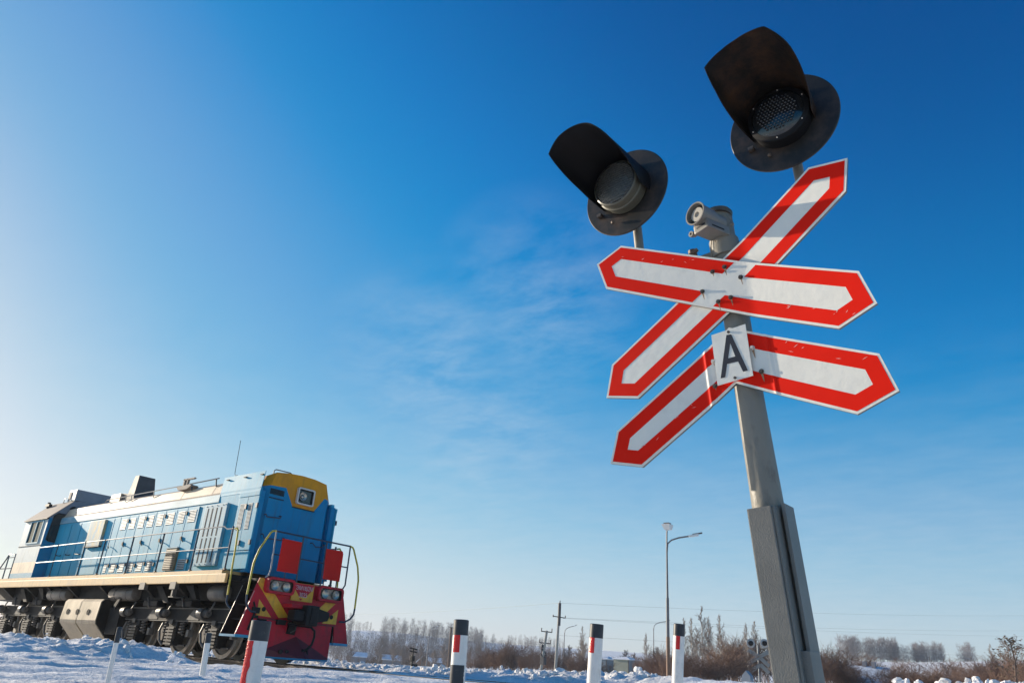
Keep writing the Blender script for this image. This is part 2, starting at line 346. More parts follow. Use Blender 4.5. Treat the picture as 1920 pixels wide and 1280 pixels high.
def tag(o, label=None, cat=None, group=None, kind=None):
    if label: o['label'] = label
    if cat: o['category'] = cat
    if group: o['group'] = group
    if kind: o['kind'] = kind
    return o
def empty(name, loc=(0, 0, 0), mw=None, origin=True):
    o = bpy.data.objects.new(name, None); col.objects.link(o); o.empty_display_size = 0.2
    if mw is not None: o.matrix_world = mw
    else:
        o.location = loc
        if origin: o['_o'] = tuple(loc)
    return o
def copy_tree(o, parent=None):
    c = o.copy(); col.objects.link(c); c.parent = parent
    for ch in o.children: copy_tree(ch, c)
    return c

# ------------------------------------------------------------------ terrain
def hash2(ix, iy, seed):
    h = (ix.astype(np.int64) * 374761393 + iy.astype(np.int64) * 668265263 + seed * 974711) & 0x7fffffff
    h = ((h ^ (h >> 13)) * 1274126177) & 0x7fffffff
    return ((h ^ (h >> 16)) & 0xffff) / 65535.0
def vnoise(x, y, seed=0):
    x = np.asarray(x, float); y = np.asarray(y, float)
    ix = np.floor(x); iy = np.floor(y); fx = x - ix; fy = y - iy
    fx = fx * fx * (3 - 2 * fx); fy = fy * fy * (3 - 2 * fy); ix = ix.astype(np.int64); iy = iy.astype(np.int64)
    a = hash2(ix, iy, seed); b = hash2(ix + 1, iy, seed); c = hash2(ix, iy + 1, seed); d = hash2(ix + 1, iy + 1, seed)
    return (a * (1 - fx) + b * fx) * (1 - fy) + (c * (1 - fx) + d * fx) * fy
def fbm(x, y, o=4, seed=0, g=0.5):
    t = 0; am = 1; s = 0
    for i in range(o):
        t = t + am * vnoise(x * 2 ** i + 17.3 * i, y * 2 ** i + 5.1 * i, seed + i); s += am; am *= g
    return t / s
def ridged(x, y, o=4, seed=0):
    t = 0; am = 1; s = 0
    for i in range(o):
        t = t + am * (1 - np.abs(2 * vnoise(x * 2 ** i + 7.7 * i, y * 2 ** i, seed + i) - 1)) ** 2; s += am; am *= .5
    return t / s
def sm(a, b, x):
    t = np.clip((x - a) / (b - a), 0, 1); return t * t * (3 - 2 * t)
BL = [97, 107, 118, 126, 135, 141]; TL = [.016, .012, .006, .0035, 0, -.002]
BC = [90, 97.4, 99.3, 103.7, 107.5, 111.6, 116.8, 122.4, 127.8, 131.5, 135.3, 139.4, 141.2, 152, 161, 175]
TC = [.044, .0445, .0428, .0375, .0363, .0326, .0293, .0301, .0300, .0286, .0318, .0340, .0305, .0101, .004, .002]
def ground(x, y):
    x = np.asarray(x, float); y = np.asarray(y, float)
    dx = x - CAM.x; dy = y - CAM.y; r = np.hypot(dx, dy) + 1e-6; b = np.degrees(np.arctan2(dy, dx))
    b = np.where(b < -90, b + 360, b)
    tl = np.interp(b, BL, TL); tcr = np.interp(b, BC, TC)
    far = r * tl
    crest = 0.19 + 420 * tcr
    t = sm(270, 420, r)
    hill = far * (1 - t) + crest * t + sm(60, 300, r) * (fbm(x / 60, y / 60, 3, 5) - 0.5) * 1.6 * (1 - sm(380, 430, r))
    hill = hill - 1.5 * sm(132, 134, b) * sm(110, 170, r) * (1 - sm(262, 320, r))
    hill = np.where(r > 420, crest - (r - 420) * 0.004, hill)
    base = -0.13 + 0.05 * (fbm(x * 0.9, y * 0.9, 4, 2) - 0.5) + 0.06 * (ridged(x * 1.9, y * 2.2, 4, 9) - 0.55)
    # road over the crossing, level with the rails; wheel-rutted snow
    rd = sm(2.0, 3.8, x) * (1 - sm(15.5, 18, x))
    near_r = np.exp(-(np.minimum(np.abs(y + .80), np.abs(y - .80)) / .35) ** 2)
    roadz = -0.022 - 0.011 * np.abs(y) + (1 - near_r) * (0.055 * (fbm(x * 2.1, y * 1.4, 4, 21) - 0.5) + 0.055 * (ridged(x * 2.7, y * 2.1, 4, 29) - 0.6)) + near_r * 0.018
    roadz = roadz + (1 - near_r) * 0.050 * np.sin(x * 5.2 + 2.4 * fbm(x * .3, y * .5, 3, 50) + 0.25 * y) * fbm(x * 1.3, y * .6, 3, 51)
    base = base * (1 - rd) + roadz * rd
    # clear trough around the rails
    tr = (1 - sm(0.95, 1.5, np.abs(y))) * (1 - rd)
    base = base * (1 - tr) + (-0.125 + 0.03 * (fbm(x * 3, y * 3, 3, 33) - .5)) * tr
    # ploughed heap this side of the rails, to the left
    hp = sm(-7.4, -5.0, y) * (1 - sm(-2.9, -1.35, y)) * (1 - sm(0.6, 3.3, x)) * sm(-40, -12, x)
    prof = np.interp(x, [-30, -12, -8, -6, -4.6, -3, -1, 0.5, 2, 3], [.06, .08, .03, .08, .13, .20, .26, .25, .20, .10])
    base = base + hp * (prof * 1.04 + 0.26 * (ridged(x * 1.05, y * 1.3, 4, 41) - 0.5) + 0.12 * (ridged(x * 3.3, y * 3.6, 3, 43) - 0.5))
    # ploughed bank beyond the rails
    bk = sm(2.4, 4.4, y) * (1 - sm(6.2, 9.5, y)) * sm(-26, -12, x)
    hb = np.interp(x, [-20, -6, -3, 0, 2, 4, 5.2, 6.4, 8, 9.5, 14, 22], [.16, .18, .19, .18, .20, .22, .27, .36, .36, .38, .42, .45])
    rough = 1 - 0.85 * sm(6.8, 8.4, x)
    base = base + bk * (hb + rough * (0.20 * (ridged(x * 1.7, y * 1.7, 4, 61) - 0.5) + 0.17 * (ridged(x * 4.4, y * 4.4, 3, 63) - 0.5)))
    nearw = 1 - sm(18, 40, r)
    z = base * nearw + hill * (1 - nearw)
    return z
def axis_(f0, f1, step, lim, g=1.13):
    c = list(np.arange(f0, f1 + 1e-6, step)); s_ = step; lo = f0; hi = f1; A = []; B = []
    while lo > -lim: s_ *= g; lo -= s_; A.append(lo)
    s_ = step
    while hi < lim: s_ *= g; hi += s_; B.append(hi)
    return np.array(A[::-1] + c + B)
X = axis_(-17, 17.5, 0.075, 1600, 1.09); Y = axis_(-8.6, 9.0, 0.075, 1600, 1.07)
gx, gy = np.meshgrid(X, Y, indexing='ij'); gz = ground(gx, gy)
V = np.stack([gx, gy, gz], -1).reshape(-1, 3); nx, ny = len(X), len(Y)
idx = np.arange(nx * ny).reshape(nx, ny)
F = np.stack([idx[:-1, :-1], idx[1:, :-1], idx[1:, 1:], idx[:-1, 1:]], -1).reshape(-1, 4)
me = bpy.data.meshes.new('snowy_ground')
me.vertices.add(len(V)); me.vertices.foreach_set('co', V.ravel())
me.loops.add(F.size); me.loops.foreach_set('vertex_index', F.ravel())
me.polygons.add(len(F)); me.polygons.foreach_set('loop_start', np.arange(0, F.size, 4)); me.polygons.foreach_set('loop_total', np.full(len(F), 4))
me.polygons.foreach_set('use_smooth', np.ones(len(F), bool)); me.materials.append(M['snow']); me.update(calc_edges=True)
go = bpy.data.objects.new('snowy_ground', me); col.objects.link(go); tag(go, kind='structure')
def G(x, y): return float(ground(np.array([x]), np.array([y]))[0])
def polar(bear, dist):
    b = R(bear); return CAM.x + dist * math.cos(b), CAM.y + dist * math.sin(b)

# loose clods of snow on the banks
rng = random.Random(5)
mb = MB().use('snow')
def clod(c, r):
    bm = bmesh.new(); bmesh.ops.create_icosphere(bm, subdivisions=2, radius=r)
    s3 = [rng.uniform(.7, 1.35) for _ in range(3)]; q0 = rng.uniform(0, 90)
    for v in bm.verts:
        n_ = v.co.normalized(); k = .62 + .75 * float(vnoise(np.array([n_.x * 1.7 + q0]), np.array([n_.y * 1.7 + n_.z * 2.3 + q0]), 5)[0]) + rng.uniform(-.10, .10)
        v.co = Vector(c) + Vector((v.co.x * s3[0], v.co.y * s3[1], v.co.z * s3[2] * .8)) * k
    mb.frombm(bm)
for i in range(620):
    x = rng.uniform(-10, 7.6); y = rng.uniform(3.4, 6.2); r = rng.choice([.02, .03, .04, .05, .06, .085]) * rng.uniform(.8, 1.2)
    clod((x, y, G(x, y) + r * .3), r)
for i in range(150):
    x = rng.uniform(-9, 2.8); y = rng.uniform(-5.5, -1.9); r = rng.choice([.02, .03, .04, .05, .07]) * rng.uniform(.8, 1.2)
    clod((x, y, G(x, y) + r * .25), r)
for b, d in [(104.6, 24), (103.6, 24.5), (101.2, 25), (100.3, 24), (99.4, 25), (98.2, 26), (97.6, 25)]:
    for k in range(14):
        x, y = polar(b + rng.uniform(-.9, .9), d + rng.uniform(-1, 1)); r = rng.uniform(.04, .11)
        clod((x, y, .70 + rng.uniform(-.1, .06) + .02 * (100 - b)), r)
o = mb.build('snow_clods', smooth=True); tag(o, kind='stuff', label='broken clods of ploughed snow lying on the banks', cat='snow clods')
# heap they lie on, far right
mb = MB().use('snow')
bm = bmesh.new(); bmesh.ops.create_grid(bm, x_segments=60, y_segments=24, size=1)
for v in bm.verts:
    b = 100.8 + v.co.x * 5.0; d = 25 + v.co.y * 3.0; x, y = polar(b, d); e = max(0, 1 - v.co.x ** 4) * max(0, 1 - v.co.y ** 2)
    g = G(x, y); v.co = Vector((x, y, g - .05 + e * (0.70 + .02 * (100 - b) - g + 0.14 * (float(ridged(np.array([x * 1.6]), np.array([y * 1.6]), 3, 77)[0]) - .5))))
mb.frombm(bm); tag(mb.build('snow_bank', smooth=True), kind='structure')

# ------------------------------------------------------------------ track
tr = empty('railway_track', (0, 0, -0.2)); tag(tr, 'pair of dark steel rails running through the snow under the locomotive', 'railway track')
for s in (-1, 1):
    mb = MB(); y = s * 0.795
    prof = [(-.036, 0), (-.036, -.035), (-.010, -.05), (-.010, -.135), (-.07, -.155), (-.07, -.17), (.07, -.17), (.07, -.155), (.010, -.135), (.010, -.05), (.036, -.035), (.036, 0)]
    mb.use('railsteel').prism([(y + a, b - 0.003) for a, b in prof], 'x', -70, 60)
    mb.use('railtop').box(-70, 60, y - .028, y + .028, -0.002, 0.0)
    mb.build('rail', tr)

# ------------------------------------------------------------------ locomotive
LOCO = empty('diesel_locomotive', (-5.5, 0, 0)); tag(LOCO, 'blue and red diesel shunting locomotive with yellow nose and cream roof on the rails', 'locomotive')
def part(mb, name, parent=LOCO, smooth=False): return mb.build(name, parent, smooth)
def grille(mb, x0, x1, y, z0, z1, n, k='louvre', side=-1, dp=.007):
    mb.use(k); a, b = sorted((y, y + side * .003)); mb.box(x0, x1, a, b, z0, z1); h = (z1 - z0) / n
    for i in range(n):
        z = z0 + i * h; f = side * .0035
        mb.use('slot'); mb.add([(x0 + .01, y + f, z), (x1 - .01, y + f, z), (x1 - .01, y + f, z + h * .42), (x0 + .01, y + f, z + h * .42)], [(0, 1, 2, 3)])
        mb.use(k)
        v = [(x0 + .008, y + side * .003, z + h), (x1 - .008, y + side * .003, z + h), (x1 - .008, y + side * dp, z + h * .46), (x0 + .008, y + side * dp, z + h * .46), (x0 + .008, y + side * .003, z + h * .42), (x1 - .008, y + side * .003, z + h * .42)]
        mb.add(v, [(0, 1, 2, 3), (3, 2, 5, 4)])
# underframe
mb = MB(); mb.use('dark'); mb.box(-14.6, 1.30, -1.05, 1.05, 1.20, 1.66); mb.box(-14.6, .62, -1.43, 1.43, 1.60, 1.715)
mb.box(.62, 1.37, -1.10, 1.10, 1.60, 1.66)
for x in (-12.5, -10.6, -9.0, -7.6, -5.6, -3.2, -1.6): mb.prism([(-1.4, 1.62), (-1.4, 1.50), (-1.05, 1.25), (-1.05, 1.62)], 'x', x - .06, x + .06)
part(mb, 'frame')
for s in (-1, 1):
    mb = MB(); mb.use('sill')
    a, b = sorted((s * 1.44, s * 1.50)); mb.bbox(-14.7, .62, a, b, 1.525, 1.715, .012)
    a, b = sorted((s * 1.0, s * 1.475)); mb.box(-14.7, .39, a, b, 1.717, 1.80)
    mb.use('geargrey')
    for x in (-3.16, -1.68): a, b = sorted((s * 1.42, s * 1.515)); mb.box(x, x + .26, a, b, 1.40, 1.56)
    mb.box(-1.56, -1.50, min(s * 1.40, s * 1.5), max(s * 1.40, s * 1.5), 1.24, 1.42); mb.box(-1.66, -1.44, min(s * 1.3, s * 1.5), max(s * 1.3, s * 1.5), 1.22, 1.245)
    part(mb, 'running_board')
# engine hood shell
mb = MB()
def band(p0, p1, x0, x1, k):
    mb.use(k)
    for s in (-1, 1): mb.poly([(x0, s * p0[0], p0[1]), (x1, s * p0[0], p0[1]), (x1, s * p1[0], p1[1]), (x0, s * p1[0], p1[1])])
H0, H1 = -10.34, -1.07
prof = [(1.085, 1.80, 'side'), (1.085, 3.46, 'side'), (1.10, 3.465, 'slot'), (1.10, 3.48, 'sidepale'), (1.09, 3.655, 'sidepale'), (1.02, 3.72, 'cream'), (.93, 3.95, 'cream'), (.80, 4.03, 'cream'), (.45, 4.09, 'cream'), (0, 4.11, 'cream')]
for a, b in zip(prof, prof[1:]): band((a[0], a[1]), (b[0], b[1]), H0, H1, b[2])
mb.use('cream'); pp = [(p[0], p[1]) for p in prof]; ring = [(-y, z) for y, z in pp] + [(y, z) for y, z in pp[::-1][1:]]
mb.poly([(H1, y, z) for y, z in ring]); mb.poly([(H0, y, z) for y, z in ring])
# roof joints
mb.use('rust')
for x in (-7.75, -6.55, -3.15, -1.62):
    for a, b in zip(prof[5:], prof[6:]):
        for s in (-1, 1): mb.poly([(x, s * (a[0] + .003), a[1] + .004), (x + .02, s * (a[0] + .003), a[1] + .004), (x + .02, s * (b[0] + .003), b[1] + .004), (x, s * (b[0] + .003), b[1] + .004)])
part(mb, 'engine_hood')
# doors with louvres
seam = [-6.44, -6.07, -5.56, -5.04, -4.54, -4.03, -3.52, -2.95, -2.43, -1.88]
for s in (-1, 1):
    for i in range(len(seam) - 1):
        x0, x1 = seam[i] + .012, seam[i + 1] - .012
        mb = MB(); mb.use('side'); a, b = sorted((s * 1.087, s * 1.108)); mb.bbox(x0, x1, a, b, 1.86, 3.42, .006)
        d = part(mb, 'hood_door')
        if i > 0:
            mb = MB(); grille(mb, x0 + .08, x1 - .09, s * 1.109, 3.04, 3.35, 8, side=s); part(mb, 'upper_louvre', d)
        if i != 6:
            mb = MB(); grille(mb, x0 + .07, x1 - .10, s * 1.109, 1.90, 2.15, 6, side=s); part(mb, 'lower_louvre', d)
        mb = MB(); mb.use('black')
        for z in ((3.24, 2.62, 2.02) if i % 2 else (2.05,)): mb.box(x1 - .025, x1 + .035, min(s * 1.10, s * 1.135), max(s * 1.10, s * 1.135), z, z + .085)
        if i % 2 == 0: mb.tube([(x0 + .02, s * 1.13, 2.64), (x0 + .10, s * 1.16, 2.62), (x0 + .20, s * 1.17, 2.56)], .012, 6)
        mb.build_split('door_latch', d)
    mb = MB(); mb.use('filt'); a, b = sorted((s * 1.10, s * 1.17)); mb.box(-2.93, -2.40, a, b, 1.89, 2.42)
    grille(mb, -2.91, -2.42, s * 1.171, 1.91, 2.38, 11, 'filt', side=s)
    mb.use('sidepale'); a, b = sorted((s * 1.10, s * 1.185)); mb.box(-2.96, -2.38, a, b, 2.42, 2.445); part(mb, 'air_filter')
    # proud locker near the cab with its faded painted notice, and the leaf under it
    mb = MB(); mb.use('locker'); a, b = sorted((s * 1.09, s * 1.17)); mb.bbox(-7.88, -6.93, a, b, 2.66, 3.40, .01)
    part(mb, 'wall_locker')
    mb = MB(); mb.use('side'); a, b = sorted((s * 1.087, s * 1.108)); mb.bbox(-7.86, -6.9, a, b, 1.88, 2.62, .006); mb.bbox(-6.87, -6.47, a, b, 1.86, 3.40, .006)
    mb.use('black'); mb.box(-7.9, -6.9, min(s * 1.1, s * 1.18), max(s * 1.1, s * 1.18), 2.635, 2.66); part(mb, 'hood_door')
    mb = MB(); mb.use('side')
    for x0, x1 in ((-9.95, -9.35), (-9.30, -8.65), (-8.6, -7.98)): mb.bbox(x0, x1, a, b, 1.88, 3.40, .006)
    mb.use('black')
    for x in (-9.8, -9.15, -8.45): mb.tube([(x, s * 1.12, 2.5), (x + .03, s * 1.15, 2.48), (x + .3, s * 1.15, 2.46), (x + .33, s * 1.12, 2.48)], .012, 6)
    part(mb, 'hood_door')
    # slatted radiator screen
    mb = MB(); mb.use('sidepale'); y0 = s * 1.09; y1 = s * 1.165; a, b = sorted((y0, y1))
    xs = [-1.36, -1.165, -.97, -.775]
    mb.bbox(-1.49, -.52, a, b, 1.955, 3.40, .01)
    mb.use('slot')
    for x in xs: c = s * 1.167; mb.box(x, x + .055, min(c, s * 1.16), max(c, s * 1.16), 2.03, 2.60); mb.box(x, x + .055, min(c, s * 1.16), max(c, s * 1.16), 2.64, 3.31)
    mb.use('bolt')
    for x in (-1.42, -1.2, -.95, -.7, -.58):
        for z in (1.99, 3.36): mb.sphere((x, s * 1.168, z), .012, 6)
    part(mb, 'radiator_screen')
    # cooling section sides
    mb = MB(); mb.use('side'); a, b = sorted((s * 1.00, s * 1.085)); mb.box(-1.07, .60, a, b, 1.86, 3.70)
    a, b = sorted((s * 1.085, s * 1.125)); mb.bbox(-.13, .70, a, b, 3.49, 3.60, .01)
    mb.bbox(-.46, .72, a, b, 1.86, 2.25, .01)
    part(mb, 'cooling_section_side')
    for x0, x1, l0, l1 in ((-.12, .26, -.02, .19), (.27, .70, .33, .50)):
        mb = MB(); mb.use('side'); a, b = sorted((s * 1.086, s * 1.118)); mb.bbox(x0, x1, a, b, 2.27, 3.485, .008); d = part(mb, 'cooling_door')
        mb = MB(); grille(mb, l0, l1, s * 1.119, 2.73, 3.33, 20, side=s); part(mb, 'louvre', d)
        mb = MB(); mb.use('rail_dark')
        for z in (3.2, 2.38): mb.box(x1 - .05, x1 + .02, min(s * 1.11, s * 1.15), max(s * 1.11, s * 1.15), z, z + .11)
        mb.build_split('hinge', d)
    # raised roof panel over it
    mb = MB(); mb.use('side')
    mb.prism([(s * 1.075, 3.60), (s * 1.09, 3.60), (s * 1.045, 4.08 if s < 0 else 4.0), (s * 1.03, 4.08 if s < 0 else 4.0)], 'x', -1.10, .64 if s < 0 else .2)
    mb.use('black')
    for x in ((-.95, -.2, .5) if s < 0 else ()): mb.box(x, x + .12, min(s * 1.045, s * 1.09), max(s * 1.045, s * 1.09), 3.99, 4.005)
    part(mb, 'roof_side_panel')
# nose
mb = MB()
fr = [(-.83, 1.80), (-.83, 3.79), (-.73, 4.115), (-.38, 4.17), (0, 4.195), (.38, 4.185), (.73, 4.135), (.83, 3.79), (.83, 1.80)]
bk = [(-1.0, 1.80), (-1.0, 3.74), (-.88, 4.02), (-.5, 4.12), (0, 4.16), (.5, 4.12), (.88, 4.02), (1.0, 3.74), (1.0, 1.80)]
XF, XB = .62, .47
for i in range(8):
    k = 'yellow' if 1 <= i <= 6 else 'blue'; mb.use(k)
    mb.poly([(XF, *fr[i]), (XF, *fr[i + 1]), (XB, *bk[i + 1]), (XB, *bk[i])])
    mb.poly([(XB, *bk[i]), (XB, *bk[i + 1]), (-1.1, *bk[i + 1]), (-1.1, *bk[i])])
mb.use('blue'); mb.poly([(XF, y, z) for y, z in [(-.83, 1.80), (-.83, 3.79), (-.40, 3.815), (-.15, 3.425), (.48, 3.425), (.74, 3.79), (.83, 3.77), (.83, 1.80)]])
mb.use('yellow'); mb.poly([(XF, y, z) for y, z in [(-.83, 3.79), (-.73, 4.115), (-.38, 4.17), (0, 4.195), (.38, 4.185), (.73, 4.135), (.83, 3.77), (.74, 3.79), (.48, 3.425), (-.15, 3.425), (-.40, 3.815)]])
mb.use('blue')
for s in (-1, 1): mb.box(.46, .66, min(s * .96, s * 1.085), max(s * .96, s * 1.085), 1.80, 3.62)
mb.use('blue'); mb.bbox(.615, .632, -.84, -.30, 1.9, 3.50, .004)
mb.use('slot'); mb.box(.60, .645, -.16, .49, 3.405, 3.424); mb.box(.60, .64, -.82, -.42, 3.50, 3.52)
nose = part(mb, 'nose')
mb = MB(); mb.use('black')
for i in range(6): mb.box(.62, .64, -.82, -.44, 3.60 + i * .022, 3.612 + i * .022)
part(mb, 'vent', nose)
def rrect(cy, cz, hw, hh, r, n=5):
    P = []
    for sx_, sy_, a0 in ((1, 1, 0), (-1, 1, 90), (-1, -1, 180), (1, -1, 270)):
        for i in range(n + 1):
            a = R(a0 + 90 * i / n); P.append((cy + sx_ * (hw - r) + r * math.cos(a), cz + sy_ * (hh - r) + r * math.sin(a)))
    return P
def framed(mb, x, cy, cz, hw, hh, r, fw, d, k):
    """rounded frame standing on plane x"""
    mb.use(k); A = rrect(cy, cz, hw, hh, r); B = rrect(cy, cz, hw - fw, hh - fw, max(r - fw * .6, .01)); n = len(A)
    mb.add([(x, *p) for p in A] + [(x + d, *p) for p in A] + [(x + d, *p) for p in B] + [(x + d * .2, *p) for p in B],
           [(i, (i + 1) % n, n + (i + 1) % n, n + i) for i in range(n)] + [(n + i, n + (i + 1) % n, 2 * n + (i + 1) % n, 2 * n + i) for i in range(n)] + [(2 * n + i, 2 * n + (i + 1) % n, 3 * n + (i + 1) % n, 3 * n + i) for i in range(n)])
mb = MB(); framed(mb, .62, .15, 3.705, .245, .20, .05, .035, .07, 'bezel'); hl = part(mb, 'headlight')
mb = MB(); framed(mb, .62, .15, 3.705, .208, .165, .04, .022, .05, 'black'); part(mb, 'gasket', hl)
mb = MB(); mb.use('glass'); mb.poly([(.640, *p) for p in rrect(.15, 3.705, .19, .15, .03)])
part(mb, 'glass', hl)
mb = MB(); mb.use('chrome'); mb.lathe([(.105, .0), (.085, -.02), (.05, -.035), (.0, -.04)], (.672, .07, 3.70), (1, 0, 0), 20, caps=False)
mb.use('bezel'); mb.sphere((.655, .06, 3.69), .03, 8); part(mb, 'reflector', hl, True)
mb = MB(); mb.use('blue')
for pts in ([(-.86, 3.10), (-.84, 3.05), (-.47, 3.08), (-.46, 3.13)], [(-.85, 2.66), (-.80, 2.58), (-.30, 2.60), (-.26, 2.66)], [(.535, 2.68), (.64, 2.60), (.86, 2.63), (.9, 2.69)]):
    mb.use('rail_dark'); mb.tube([(.63, *pts[0]), (.71, *pts[0]), (.71, *pts[1]), (.71, *pts[2]), (.71, *pts[3]), (.63, *pts[3])], .014, 6)
mb.build_split('grab_handle', LOCO)
mb = MB(); mb.use('stack'); mb.tube([(.2, -.55, 4.1), (.2, -.55, 4.24), (.2, -.50, 4.28), (.2, -.08, 4.29), (.2, -.02, 4.25), (.2, -.02, 4.12)], .014, 6)
mb.use('black'); mb.box(.2, .4, .15, .20, 4.16, 4.22); mb.box(.1, .5, .30, .50, 4.15, 4.185); mb.sphere((.3, .62, 4.19), .045, 8); mb.build_split('roof_fitting', LOCO)
# chimney and roof things
mb = MB(); mb.use('cream'); mb.prism([(-8.55, 4.0), (-7.85, 4.0), (-7.85, 4.36), (-8.45, 4.36)], 'y', -.55, .45)
mb.use('stack'); mb.prism([(-7.85, 4.0), (-6.95, 4.0), (-7.1, 4.28), (-7.85, 4.37)], 'y', -.5, .45); part(mb, 'silencer_casing')
mb = MB(); mb.use('stack')
v = [(-7.75, -.40, 4.25), (-7.30, -.40, 4.25), (-7.30, .25, 4.25), (-7.75, .25, 4.25), (-7.68, -.33, 4.93), (-7.42, -.33, 4.93), (-7.42, .18, 4.93), (-7.68, .18, 4.93)]
mb.add(v, [(0, 1, 5, 4), (1, 2, 6, 5), (2, 3, 7, 6), (3, 0, 4, 7), (4, 5, 6, 7)])
part(mb, 'chimney')
mb = MB(); mb.use('rail_pale'); mb.tube([(-7.75, -.98, 3.98), (-7.66, -.98, 4.05), (-3.35, -.98, 4.09)], .013, 6)
for x in (-6.45, -6.1, -4.8): mb.tube([(x, -.96, 3.90), (x, -.98, 4.06)], .013, 6)
mb.use('rail_dark'); mb.tube([(-2.9, -.98, 4.10), (-1.5, -.98, 4.12)], .016, 6)
for x in (-2.8, -1.62): mb.tube([(x, -.95, 3.93), (x, -.98, 4.1)], .018, 6)
part(mb, 'roof_rail')
mb = MB(); mb.use('rust'); mb.prism([(-3.40, 3.97), (-2.95, 3.97), (-2.75, 4.05), (-2.85, 4.09), (-3.5, 4.06)], 'y', -1.02, -.80)
mb.box(-3.28, -3.22, -.98, -.92, 4.05, 4.26); mb.box(-3.10, -3.06, -.98, -.92, 4.05, 4.26); mb.box(-3.3, -2.75, -.98, -.92, 4.235, 4.27)
part(mb, 'roof_bracket')
mb = MB(); mb.use('black'); mb.tube([(-.60, -1.02, 4.10), (-.70, -1.02, 4.10), (-.74, -1.02, 4.16), (-.80, -1.02, 5.0)], .007, 5); part(mb, 'antenna')
mb = MB(); mb.use('stack')
for i in range(9): mb.box(-10 + i * .9, -9.7 + i * .9, -.3, .3, 4.10, 4.14)
mb.build_split('roof_hatch', LOCO)
# cab
mb = MB()
side_out = [(1.45, 1.68), (1.45, 3.62), (.87, 4.235), (.4, 4.32), (0, 4.34)]
full = [(-y, z) for y, z in side_out] + [(y, z) for y, z in side_out[::-1][1:]]
ks = ['cabside', 'rust', 'grey', 'grey']
for i in range(len(full) - 1):
    k = (ks + ks[::-1])[i]; mb.use(k)
    if k == 'cabside':
        s = -1 if full[i][0] < 0 else 1; y = s * 1.45
        # wall with the window opening left out
        for x0, x1, z0, z1, kk in ((-12.14, -10.36, 1.68, 1.78, 'side'), (-12.14, -10.36, 1.78, 1.95, 'sidepale'), (-12.14, -10.36, 1.95, 2.28, 'cream'), (-12.14, -10.36, 2.28, 2.78, 'cabside'), (-12.14, -10.36, 2.78, 2.86, 'cabside'), (-12.14, -11.62, 2.86, 3.54, 'cabside'), (-10.66, -10.36, 2.86, 3.54, 'cabside'), (-12.14, -10.36, 3.54, 3.62, 'cabside')):
            mb.use(kk); mb.poly([(x0, y, z0), (x1, y, z0), (x1, y, z1), (x0, y, z1)])
        mb.use('slot'); a, b = sorted((y, y + s * .012)); mb.box(-12.14, -10.36, a, b, 2.765, 2.785)
    else:
        mb.poly([(-12.14, *full[i]), (-10.36, *full[i]), (-10.36, *full[i + 1]), (-12.14, *full[i + 1])])
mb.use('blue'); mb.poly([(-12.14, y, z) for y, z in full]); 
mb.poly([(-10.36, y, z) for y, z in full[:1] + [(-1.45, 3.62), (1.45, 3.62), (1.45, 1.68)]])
mb.use('grey'); mb.poly([(-10.36, y, z) for y, z in full[1:-1]])
mb.use('rust')
for s in (-1, 1): mb.poly([(-12.20, s * 1.50, 3.60), (-10.34, s * 1.50, 3.60), (-10.34, s * .86, 4.26), (-12.20, s * .86, 4.26)])
mb.use('black')
for s in (-1, 1): a, b = sorted((s * 1.44, s * 1.51)); mb.box(-12.20, -10.34, a, b, 3.575, 3.60)
cab = part(mb, 'cab')
for s in (-1, 1):
    mb = MB(); mb.use('sidepale'); a, b = sorted((s * 1.445, s * 1.475))
    for x0, x1, z0, z1 in ((-11.64, -10.64, 2.84, 2.88), (-11.64, -10.64, 3.52, 3.56), (-11.64, -11.60, 2.88, 3.52), (-10.68, -10.64, 2.88, 3.52), (-11.16, -11.12, 2.88, 3.52)): mb.box(x0, x1, a, b, z0, z1)
    wdw = part(mb, 'side_window', cab)
    mb = MB(); mb.use('glass'); mb.poly([(-11.6, s * 1.44, 2.88), (-10.68, s * 1.44, 2.88), (-10.68, s * 1.44, 3.52), (-11.6, s * 1.44, 3.52)]); part(mb, 'side_glass', cab)
    mb = MB(); A = [(s * y, z) for y, z in [(1.37, 2.96), (1.33, 3.70), (1.22, 3.80), (.97, 3.80), (.90, 3.72), (.93, 2.93), (1.0, 2.89), (1.30, 2.91)]]
    mb.use('black'); mb.prism(A, 'x', -10.36, -10.335); c = (sum(p[0] for p in A) / 8, sum(p[1] for p in A) / 8)
    mb.use('glass'); mb.poly([(-10.332, c[0] + (p[0] - c[0]) * .88, c[1] + (p[1] - c[1]) * .93) for p in A]); part(mb, 'front_window', cab)
mb = MB(); mb.use('grey'); mb.bbox(-10.92, -10.345, -.87, .90, 4.27, 4.63, .015); mb.use('rust'); mb.box(-10.86, -10.70, -.885, -.865, 4.34, 4.56)
mb.use('sidepale'); mb.box(-10.36, -10.33, -1.0, -.85, 4.25, 4.27); part(mb, 'air_conditioner')
mb = MB(); mb.use('black'); mb.tube([(-12.0, -1.0, 4.1), (-12.0, -1.0, 4.3)], .05, 8); mb.box(-12.15, -11.85, -1.05, -.95, 4.16, 4.24); mb.tube([(-11.4, -.8, 4.2), (-11.38, -.8, 4.42)], .012, 6)
mb.use('rail_pale'); mb.tube([(-11.1, -.9, 4.2), (-11.1, -.9, 4.36), (-10.95, -.9, 4.38)], .014, 6); part(mb, 'roof_horn')
